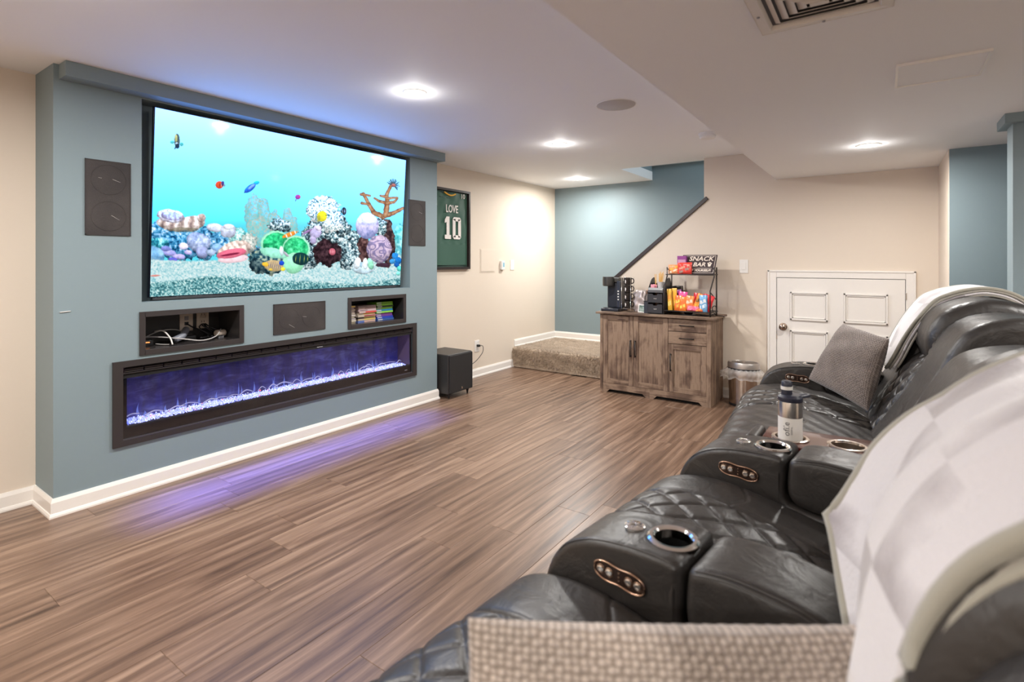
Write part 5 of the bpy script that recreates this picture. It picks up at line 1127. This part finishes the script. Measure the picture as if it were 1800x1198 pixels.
def arm(f, qa, qb, parent, disc=True, face=True):
    a = empty('armrest', tuple(f(np.array(.1), np.array((qa+qb)/2), np.array(.1)))); link(a, parent)
    qc = (qa+qb)/2-.005
    def dimple(s, q, P, Zz):       # recess under cup holder
        rr = np.sqrt((P-.075)**2+(q-qc)**2); return np.where((Zz > .58) & (rr < .0485), -.085, 0.)
    body = pad('arm_body', ARMB, qa, qb, .016, f, LEATHER, a, 440, 90, dimple, .002)
    pad('storage_lid', LID, qa+.001, qb-.001, .02, f, LEATHER, a, 90, 16, None, .004)
    for dq in (.006, qb-qa-.006):
        pts = crom([(-.185, .50), (-.15, .585), (-.09, .624), (-.02, .641), (.06, .648), (.11, .646)], 30)[0]
        tube('stitch_line', [f(p, qa+dq, z+.002) for p, z in pts], .0012, STITCH, a, 5, False)
    pts = crom([(.15, .636), (.22, .647), (.32, .64), (.38, .62)], 20)[0]
    for dz_ in (0, -.008): tube('stitch_line', [f(p, qa+(.006 if dz_ == 0 else .0022), z+.0145+dz_*.8) for p, z in pts], .0012, STITCH, a, 5, False)
    cup(f, .075, qc, .652, a)
    c_ = f(np.array(-.012), np.array(qc), np.array(.648)); lathe('touch_light', [(.021, -.002), (.0215, .003), (.018, .005), (0, .006)], c_, mat('clear_lens', (.8, .78, .75, 1), .1, .9) if 'clear_lens' not in bpy.data.materials else bpy.data.materials['clear_lens'], a, 28)
    for k in range(8): 
        ang_ = k*PI/4; b_ = Vector(c_)+Vector((.017*math.cos(ang_), .017*math.sin(ang_), .0062)); tube('lens_facet', [Vector(c_)+Vector((0, 0, .0072)), b_], .0012, CHROME, a, 4, False)
    if face: plate_panel(f, qa, a)
    return a
def seat_unit(f, qs0, qs1, qc0, qc1, parent, ba=None, bb=None, wr=0.0, hq=None):
    ba = ba or qs0; bb = bb or qs1
    pad('seat_cushion', SEAT, qs0, qs1, .03, f, LEATHER, parent, 430, max(40, int((qs1-qs0)/.0045)), quilt(qc0, qc1, wr=wr), .003)
    pad('back_bolster', BOLS, ba, qc0+.012, .035, f, LEATHER, parent, 220, 26, pleats(.0035, 190, .82, qc0-.02, .035), .003)
    pad('back_bolster', BOLS, qc1-.012, bb, .035, f, LEATHER, parent, 220, 26, pleats(.0035, 190, .82, qc1+.02, .035), .003)
    pad('lumbar_cushion', LUMB, qc0-.004, qc1+.004, .025, f, LEATHER, parent, 300, 80, quilt(qc0+.03, qc1-.03, .12, .10, .009, .42, wr=wr), .002)
    pad('headrest', HEAD, qc0-.012, qc1+.012, .05, f, LEATHER, parent, 110, 24, None, .006)
G1 = frame_fn(math.radians(6.1), -.539); G2 = frame_fn(math.radians(-5), -.097)
sf = empty('recliner_sofa', tuple(G1(.1, .9, 0.)), 'black leather reclining sofa nearest the camera with quilted seats and cupholder consoles', 'sofa')
seat_unit(G1, .26, .945, .50, .76, sf, .26, .955)
pts = [G1(p, .945+.0, z) for p, z in ((0, 0),)]
arm(G1, .948, 1.128, sf)
seat_unit(G1, 1.131, 1.660, 1.265, 1.505, sf, 1.10, 1.70)
arm(G1, 1.662, 1.845, sf)
a_ = empty('armrest', tuple(G1(.1, .16, .1))); link(a_, sf); pad('arm_body', ARMB, .08, .258, .02, G1, LEATHER, a_, 90, 12, None, .003); pad('storage_lid', LID, .082, .256, .02, G1, LEATHER, a_, 60, 10, None, .004)
for qv in (.875, 1.59): # cross seams on the smooth seat bolsters
    pass
for q_ in (.12, .5, .9, 1.3, 1.75):
    for p_ in (-.05, .7): o = lathe('foot', [(.018, 0), (.022, .11)], G1(p_, q_, 0.), BLACK, sf, 12)

rc_ = empty('recliner_chair', tuple(G2(.1, 2.9, 0.)), 'black leather recliner seat at the far end holding a grey pillow and throw', 'recliner')
seat_unit(G2, 2.135, 3.265, 2.78, 3.11, rc_, 2.46, 3.42, .0025)
pad('front_roll', [(-.19, .12), (-.262, .2), (-.27, .36), (-.235, .46), (-.17, .50), (-.10, .48), (-.1, .12)], 2.105, 2.30, .05, G2, LEATHER, rc_, 120, 30, pleats(.006, 120, .25), .004)
arm(G2, 3.27, 3.45, rc_)
for q_ in (2.3, 3.2, 3.36):
    for p_ in (-.02, .7): lathe('foot', [(.018, 0), (.022, .11)], G2(p_, q_, 0.), BLACK, rc_, 12)

# wedge console with wood tray, between the two
wc = empty('wedge_console', (-.1, 2.0, 0), 'black leather wedge console with reddish wood tray and two steel cup holders', 'console')
def wq(p, t, z):      # t 0 near edge (sofa side) .. 1 far edge
    a = G1(p, 1.852, z); b = G2(p-.44+.0, 2.118, z); return None
near0, near1 = Vector((-.335, 1.918, 0)), Vector((.085, 1.845, 0)); far0, far1 = Vector((-.335, 2.088, 0)), Vector((.085, 2.118, 0))
def quadbox(name, a, b, c_, d_, z0, z1, m, parent, bev=.002, seg=2):
    bm = bmesh.new(); lo = [bm.verts.new((v.x, v.y, z0)) for v in (a, b, c_, d_)]; hi = [bm.verts.new((v.x, v.y, z1)) for v in (a, b, c_, d_)]
    bm.faces.new(lo[::-1]); bm.faces.new(hi); [bm.faces.new((lo[i], lo[(i+1) % 4], hi[(i+1) % 4], hi[i])) for i in range(4)]
    return bmobj(name, bm, m, parent, True, bev, seg)
quadbox('console_body', near0+Vector((.0, .004, 0)), near1, far1, far0, .10, .598, LEATHER, wc, .012, 3)
f0 = near0.lerp(far0, 0); 
quadbox('front_cap', near0+Vector((-.055, .012, 0)), near0+Vector((-.008, .006, 0)), far0+Vector((-.008, 0, 0)), far0+Vector((-.045, -.012, 0)), .12, .632, LEATHER, wc, .016, 4)
quadbox('front_panel', near0+Vector((-.16, .0, 0)), near0+Vector((-.05, .0, 0)), far0+Vector((-.05, .0, 0)), far0+Vector((-.13, -.02, 0)), .12, .55, LEATHER, wc, .05, 5)
tray = quadbox('wood_tray', near0, near1, far1, far0, .600, .629, MAHOG, wc, .003); bpy.context.view_layer.update()
mesh('tray_edge', [(near0.x, near0.y-.0008, .603), (near1.x, near1.y-.0008, .603), (near1.x, near1.y-.0008, .626), (near0.x, near0.y-.0008, .626)], [(0, 1, 2, 3)], MAHRED, wc)
BIDN = lambda p, q, z: np.array((p, q, z), float)
STWELL = mat('steel_well', (.6, .5, .42, 1), .3, 1)
# cut wells through the tray with booleans
cutters = []
for (x, y) in ((-.254, 1.985), (-.092, 2.0)):
    bm = bmesh.new(); bmesh.ops.create_cone(bm, segments=40, radius1=.046, radius2=.046, depth=.12, cap_ends=True, matrix=Matrix.Translation((x, y, .60)))
    me = bpy.data.meshes.new('cut'); bm.to_mesh(me); bm.free(); co = bpy.data.objects.new('cut', me); C.objects.link(co); cutters.append(co)
def cut(o, cs):
    for c_ in cs:
        md = o.modifiers.new('b', 'BOOLEAN'); md.object = c_; md.operation = 'DIFFERENCE'; md.solver = 'EXACT'
    bpy.context.view_layer.update(); dg = bpy.context.evaluated_depsgraph_get(); me = bpy.data.meshes.new_from_object(o.evaluated_get(dg)); o.modifiers.clear(); o.data = me
body = [q for q in wc.children if q.name.startswith('console_body')][0]
cut(tray, cutters); cut(body, cutters)
for c_ in cutters: bpy.data.objects.remove(c_)
for (x, y) in ((-.254, 1.985), (-.092, 2.0)):
    ch = empty('cup_holder', (x, y, .63)); link(ch, wc)
    lathe('ring', [(.0445, -.004), (.0575, -.002), (.0575, .002), (.052, .0045), (.046, .0035), (.0445, -.004)], (x, y, .63), mat('ring_steel', (.75, .68, .62, 1), .18, 1) if 'ring_steel' not in bpy.data.materials else bpy.data.materials['ring_steel'], ch, 44, cap=False)
    lathe('well', [(.0452, .0), (.0445, -.062)], (x, y, .63), STWELL, ch, 44, cap=False).data; lathe('well_floor', [(.044, -.060), (0, -.060)], (x, y, .63), mat('well_floor_shaded', (.12, .10, .085, 1), .5, .3) if 'well_floor_shaded' not in bpy.data.materials else bpy.data.materials['well_floor_shaded'], ch, 44)  # floor disc coloured dark to paint in the shade down the well
# low back behind the console
GW_ = frame_fn(0., -.33)
pad('back_cushion', [(.30, .50), (.40, .66), (.47, .80), (.54, .90), (.64, .94), (.76, .94), (.82, .85), (.82, .3), (.4, .2), (.36, .4)], 1.92, 2.40, .04, GW_, LEATHER, wc, 100, 24, None, .004)

# ------------------------------------------------------------------ bottle
bx_, by_, bz_ = -.254, 1.985, .5695
bt = empty('water_bottle', (bx_, by_, bz_), 'white and steel travel bottle with black flip lid in the tray cup holder', 'bottle')
WB = mat('bottle_white', (.78, .75, .70, 1), .35)
lathe('lower_body', [(.033, 0), (.0365, .003), (.037, .10), (.037, .133)], (bx_, by_, bz_), WB, bt, 40)
lathe('steel_band', [(.0368, .133), (.0368, .182), (.035, .187)], (bx_, by_, bz_), STEEL, bt, 40)
BL = mat('bottle_lid', (.022, .024, .04, 1), .4)
lathe('lid', [(.0365, .184), (.038, .187), (.0375, .198), (.030, .206), (0, .207)], (bx_, by_, bz_), BL, bt, 40)
lathe('spout', [(.0165, .205), (.0165, .222)], (bx_-.010, by_-.004, bz_), BL, bt, 24); lathe('spout_collar', [(.0185, .222), (.0185, .233)], (bx_-.010, by_-.004, bz_), WB, bt, 24); lathe('spout_cap', [(.0170, .233), (.0165, .247), (.013, .251), (0, .251)], (bx_-.010, by_-.004, bz_), BL, bt, 24)
ux, uy = math.cos(TH+.1), math.sin(TH+.1)
tube('carry_loop', [(bx_+ux*.02, by_+uy*.02-.014, bz_+.199), (bx_+ux*.05, by_+uy*.05-.014, bz_+.199), (bx_+ux*.066, by_+uy*.066, bz_+.199), (bx_+ux*.05, by_+uy*.05+.014, bz_+.199), (bx_+ux*.02, by_+uy*.02+.014, bz_+.199)], .0052, BL, bt, 10)
va = math.atan2(-by_, -bx_)    # lettering wraps the side facing the room
# vertical lettering, bent round the body
def bend_text(body, size, ang0, zc_, m):
    cu = bpy.data.curves.new('t', 'FONT'); cu.body = body; cu.size = size; cu.align_x = 'CENTER'; cu.align_y = 'CENTER'; cu.extrude = .0003; cu.resolution_u = 2
    o = bpy.data.objects.new('t', cu); C.objects.link(o); bpy.context.view_layer.update(); me = bpy.data.meshes.new_from_object(o.evaluated_get(bpy.context.evaluated_depsgraph_get())); bpy.data.objects.remove(o)
    for v in me.vertices:
        x, y, z = v.co; a = ang0-y/.0372; r = .0373+z; v.co = (bx_+r*math.cos(a), by_+r*math.sin(a), bz_+zc_+x)
    me.materials.append(m); q = bpy.data.objects.new('lettering', me); C.objects.link(q); link(q, bt)
INK = mat('print_grey', (.13, .12, .12, 1), .5)
bend_text('ofile', .027, va-.28, .098, INK); bend_text('DIGITAL', .007, va+.12, .094, INK)

# ------------------------------------------------------------------ pillows
def knit(name, c1, c2, sc, dst=.004):
    m = mat(name, c1, .9, spec=.15, sheen=.4); t = nd(m, 'ShaderNodeUVMap'); p = nd(m, 'ShaderNodeMapping'); lk(m, t.outputs[0], p.inputs[0]); p.inputs['Scale'].default_value = (sc, sc, sc)
    br = nd(m, 'ShaderNodeTexVoronoi'); br.inputs['Randomness'].default_value = .25; br.inputs['Scale'].default_value = 1; br.voronoi_dimensions = '2D'; lk(m, p.outputs[0], br.inputs['Vector'])
    n = noise(m, sc*3, t.outputs[0], 3); n2 = noise(m, 5, t.outputs[0], 3)
    col = ramp(m, br.outputs['Distance'], [(.15, c1), (.55, c2)])
    mx_ = nd(m, 'ShaderNodeMix', data_type='RGBA', blend_type='MULTIPLY'); mx_.inputs[0].default_value = .45; lk(m, col, mx_.inputs[6]); c3 = ramp(m, n2.outputs[0], [(.3, (.55, .55, .55, 1)), (.7, (1.15, 1.12, 1.1, 1))]); lk(m, c3, mx_.inputs[7]); lk(m, mx_.outputs[2], bsdf(m).inputs['Base Color'])
    iv = nd(m, 'ShaderNodeMath', operation='SUBTRACT'); iv.inputs[0].default_value = 1; lk(m, br.outputs['Distance'], iv.inputs[1]); bump(m, iv.outputs[0], .8, dst); return m
def pillow(name, cor, thick, m, label, dispn=None, n=60, corner=.12, rel=.004, cells=34):
    """four corners (tl, tr, br, bl) seen from the front, +n side bulges to the viewer"""
    tl, tr, br_, bl = [Vector(c_) for c_ in cor]; t_ = empty(name, tuple((tl+tr+br_+bl)/4), label, 'pillow')
    nrm = (tr-tl).cross(bl-tl).normalized()
    for sgn, nm in ((-1, 'front_cover'), (1, 'back_cover')):
        vs = []; fs = []; uvs = []
        for i in range(n+1):
            for j in range(n+1):
                u, v = j/n, i/n; base = (tl*(1-u)+tr*u)*(1-v)+(bl*(1-u)+br_*u)*v
                a, b = 2*u-1, 2*v-1; e = ((1-a**2)*(1-b**2))**.42
                # pull the sides in between the corners
                cx = (tl+tr+br_+bl)/4; pull = corner*((1-a*a)*b*b+(1-b*b)*a*a)*.5
                pos = base.lerp(cx, pull*.5)+nrm*sgn*thick/2*e
                if sgn == -1 or True:
                    hh = rel*(math.sin(u*cells*PI)*math.sin(v*cells*PI)) * min(1, e*3); pos += nrm*sgn*hh
                    pos += nrm*sgn*.006*math.sin(u*9+v*4)*math.sin(v*11-u*3)*e
                vs.append(pos); uvs.append((u, v))
        fs = [(i*(n+1)+j, i*(n+1)+j+1, (i+1)*(n+1)+j+1, (i+1)*(n+1)+j) for i in range(n) for j in range(n)]
        if sgn == 1: fs = [f[::-1] for f in fs]
        o = mesh(nm, vs, fs, m, t_, True); uv = o.data.uv_layers.new(name='UVMap')
        for lp in o.data.loops: uv.data[lp.index].uv = uvs[lp.vertex_index]
    ed = [tl.lerp(tr, k/8) for k in range(8)]+[tr.lerp(br_, k/8) for k in range(8)]+[br_.lerp(bl, k/8) for k in range(8)]+[bl.lerp(tl, k/8) for k in range(8)]
    return t_
KN1 = knit('grey_knit', (.34, .285, .25, 1), (.15, .12, .105, 1), 46, .003)
KN2 = knit('taupe_knit', (.62, .53, .46, 1), (.30, .245, .205, 1), 58, .003)
pillow('far_pillow', [(-.17, 3.28, .892), (.025, 3.05, .855), (-.055, 2.87, .545), (-.315, 3.13, .61)], .13, KN1, 'square grey-brown knit pillow leaning in the far recliner', n=120, rel=.0022, cells=46).name = 'throw_pillow'
pillow('throw_pillow', [(-.372, .447, .830), (.045, .715, .838), (.10, .60, .49), (-.31, .35, .49)], .12, KN2, 'chunky beige knit pillow in the near corner of the sofa', n=170, rel=.0022, cells=58)

# ------------------------------------------------------------------ throws
def throw_mat():
    m = mat('plush_throw', (.8, .76, .76, 1), .85, spec=.15, sheen=.7); t = nd(m, 'ShaderNodeUVMap'); p = nd(m, 'ShaderNodeMapping'); p.inputs['Rotation'].default_value = (0, 0, .12); lk(m, t.outputs[0], p.inputs[0])
    ck = nd(m, 'ShaderNodeTexChecker'); ck.inputs['Scale'].default_value = 1/.125; lk(m, p.outputs[0], ck.inputs['Vector'])
    ck.inputs['Color1'].default_value = (.70, .67, .68, 1); ck.inputs['Color2'].default_value = (.36, .325, .335, 1)
    n = noise(m, 5, t.outputs[0], 3); mx_ = nd(m, 'ShaderNodeMix', data_type='RGBA', blend_type='MIX'); r = nd(m, 'ShaderNodeMapRange'); lk(m, n.outputs[0], r.inputs[0]); r.inputs[1].default_value = .40; r.inputs[2].default_value = .56
    lk(m, r.outputs[0], mx_.inputs[0]); lk(m, ck.outputs[0], mx_.inputs[6]); mx_.inputs[7].default_value = (.72, .69, .70, 1); lk(m, mx_.outputs[2], bsdf(m).inputs['Base Color'])
    n2 = noise(m, 160, t.outputs[0], 2); bump(m, n2.outputs[0], .35, .004); return m
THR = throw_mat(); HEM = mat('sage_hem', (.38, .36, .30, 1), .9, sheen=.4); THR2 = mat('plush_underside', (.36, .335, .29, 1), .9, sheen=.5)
def throw(name, f, path, q0, q1, m, parent, hem, off=0, wav=.006, seed=0, thick=.011, ns=90, nq=44, flare=0, corner=0, zh=None, recede=0, hemtube=True):
    """cloth sheet over path (p,z) from q0 to q1; hem(t) gives the length fraction at cross position t"""
    P, s = crom(path, 200); T = np.gradient(P, axis=0); T /= np.linalg.norm(T, axis=1)[:, None]; N = np.stack([T[:, 1], -T[:, 0]], 1)
    if N[:, 1].mean() < 0: N = -N
    g_ = np.random.RandomState(seed); ph_ = g_.rand(6)*6; top = []; uv = []
    pk = int(np.argmax(P[:, 1])); fz = P[pk:, 1][::-1]; fs_ = s[pk:][::-1]
    if zh: hem = lambda t: float(np.interp(zh(t), fz, fs_))/s[-1]
    for i in range(ns):
        for j in range(nq):
            t = j/(nq-1); sl = hem(t)*i/(ns-1)*s[-1]; p = np.interp(sl, s, P[:, 0]); z = np.interp(sl, s, P[:, 1]); n0 = np.interp(sl, s, N[:, 0]); n1 = np.interp(sl, s, N[:, 1])
            fr_ = sl/s[-1]; q = q0+(q1-q0)*t+t*.012*math.sin(fr_*7+ph_[3])+flare*fr_**3*t*.5
            w_ = off+wav*(math.sin(t*9+fr_*3+ph_[0])+.6*math.sin(t*17-fr_*8+ph_[1])+.5*math.sin(fr_*19+t*5+ph_[2]))*(.25+fr_)
            if sl > s[pk]: w_ -= recede*max(0, (.095-(q1-q0)*t)/.095)
            w_ += corner*max(0, (t-.72)/.28)**1.3*max(0, min(1, (1.02-z)/.23))*(sl > s[pk])
            top.append((p+n0*w_, q, z+n1*w_, n0, n1)); uv.append((sl, q))
    top = np.array(top)
    def edge(a): return a
    outer = f(top[:, 0]+top[:, 3]*thick/2, top[:, 1], top[:, 2]+top[:, 4]*thick/2); inner = f(top[:, 0]-top[:, 3]*thick/2, top[:, 1], top[:, 2]-top[:, 4]*thick/2)
    n = ns*nq; V = np.concatenate([outer, inner]); F_ = []
    for i in range(ns-1):
        for j in range(nq-1):
            a = i*nq+j; F_ += [(a, a+1, a+nq+1, a+nq), (n+a, n+a+nq, n+a+nq+1, n+a+1)]
    for i in range(ns-1): a = i*nq; F_ += [(a, a+nq, n+a+nq, n+a)]; a = i*nq+nq-1; F_ += [(a, n+a, n+a+nq, a+nq)]
    for j in range(nq-1): a = (ns-1)*nq+j; F_ += [(a, a+1, n+a+1, n+a)]; a = j; F_ += [(a, n+a, n+a+1, a+1)]
    o = mesh(name, V, F_, m, parent, True); u = o.data.uv_layers.new(name='UVMap'); uva = uv+uv
    for lp in o.data.loops: u.data[lp.index].uv = uva[lp.vertex_index]
    # rolled hem along both long edges and the end
    e1 = [outer[i*nq]*.5+inner[i*nq]*.5 for i in range(0, ns, 3)]; e2 = [outer[(ns-1)*nq+j]*.5+inner[(ns-1)*nq+j]*.5 for j in range(0, nq, 3)]; e3 = [outer[i*nq+nq-1]*.5+inner[i*nq+nq-1]*.5 for i in range(ns-1, -1, -3)]
    if hemtube: tube('hem', e1+e2+e3, thick*(.72 if hemtube is True else .5), HEM if hemtube is True else hemtube, parent, 8, True, res=160)
    return o
PATHN = [(1.0, .55), (.99, .80), (.95, .98), (.87, 1.09), (.76, 1.13), (.66, 1.12), (.592, 1.09), (.528, 1.04), (.488, .987), (.462, .92), (.455, .86), (.448, .79), (.425, .70), (.39, .60), (.36, .53)]
b1 = empty('throw_blanket', tuple(G1(.6, .8, 1.0)), 'white and pale grey plush throw draped over the nearest seat back', 'blanket')
throw('outer_layer', G1, PATHN, .515, .99, THR, b1, None, -.004, .0065, 2, .012, 140, 110, -.03, .095, lambda t: .54+.25*max(0, min(1, (t-.62)/.38))**.8, .03)
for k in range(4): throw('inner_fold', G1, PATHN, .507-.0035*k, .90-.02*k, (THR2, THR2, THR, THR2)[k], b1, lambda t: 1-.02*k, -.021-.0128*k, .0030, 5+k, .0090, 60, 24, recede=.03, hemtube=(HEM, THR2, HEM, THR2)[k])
PATHF = [(1.0, .70), (.985, .85), (.93, .985), (.84, 1.075), (.74, 1.105), (.65, 1.09), (.60, 1.07), (.552, 1.04), (.49, .955), (.445, .87), (.407, .78), (.375, .72)]
b2 = empty('throw_blanket', tuple(G2(.6, 3.2, 1.0)), 'folded white and grey throw over the back of the far recliner', 'blanket')
throw('outer_layer', G2, PATHF, 3.045, 3.41, THR, b2, lambda t: 1, -.004, .003, 9, .010, 90, 44)
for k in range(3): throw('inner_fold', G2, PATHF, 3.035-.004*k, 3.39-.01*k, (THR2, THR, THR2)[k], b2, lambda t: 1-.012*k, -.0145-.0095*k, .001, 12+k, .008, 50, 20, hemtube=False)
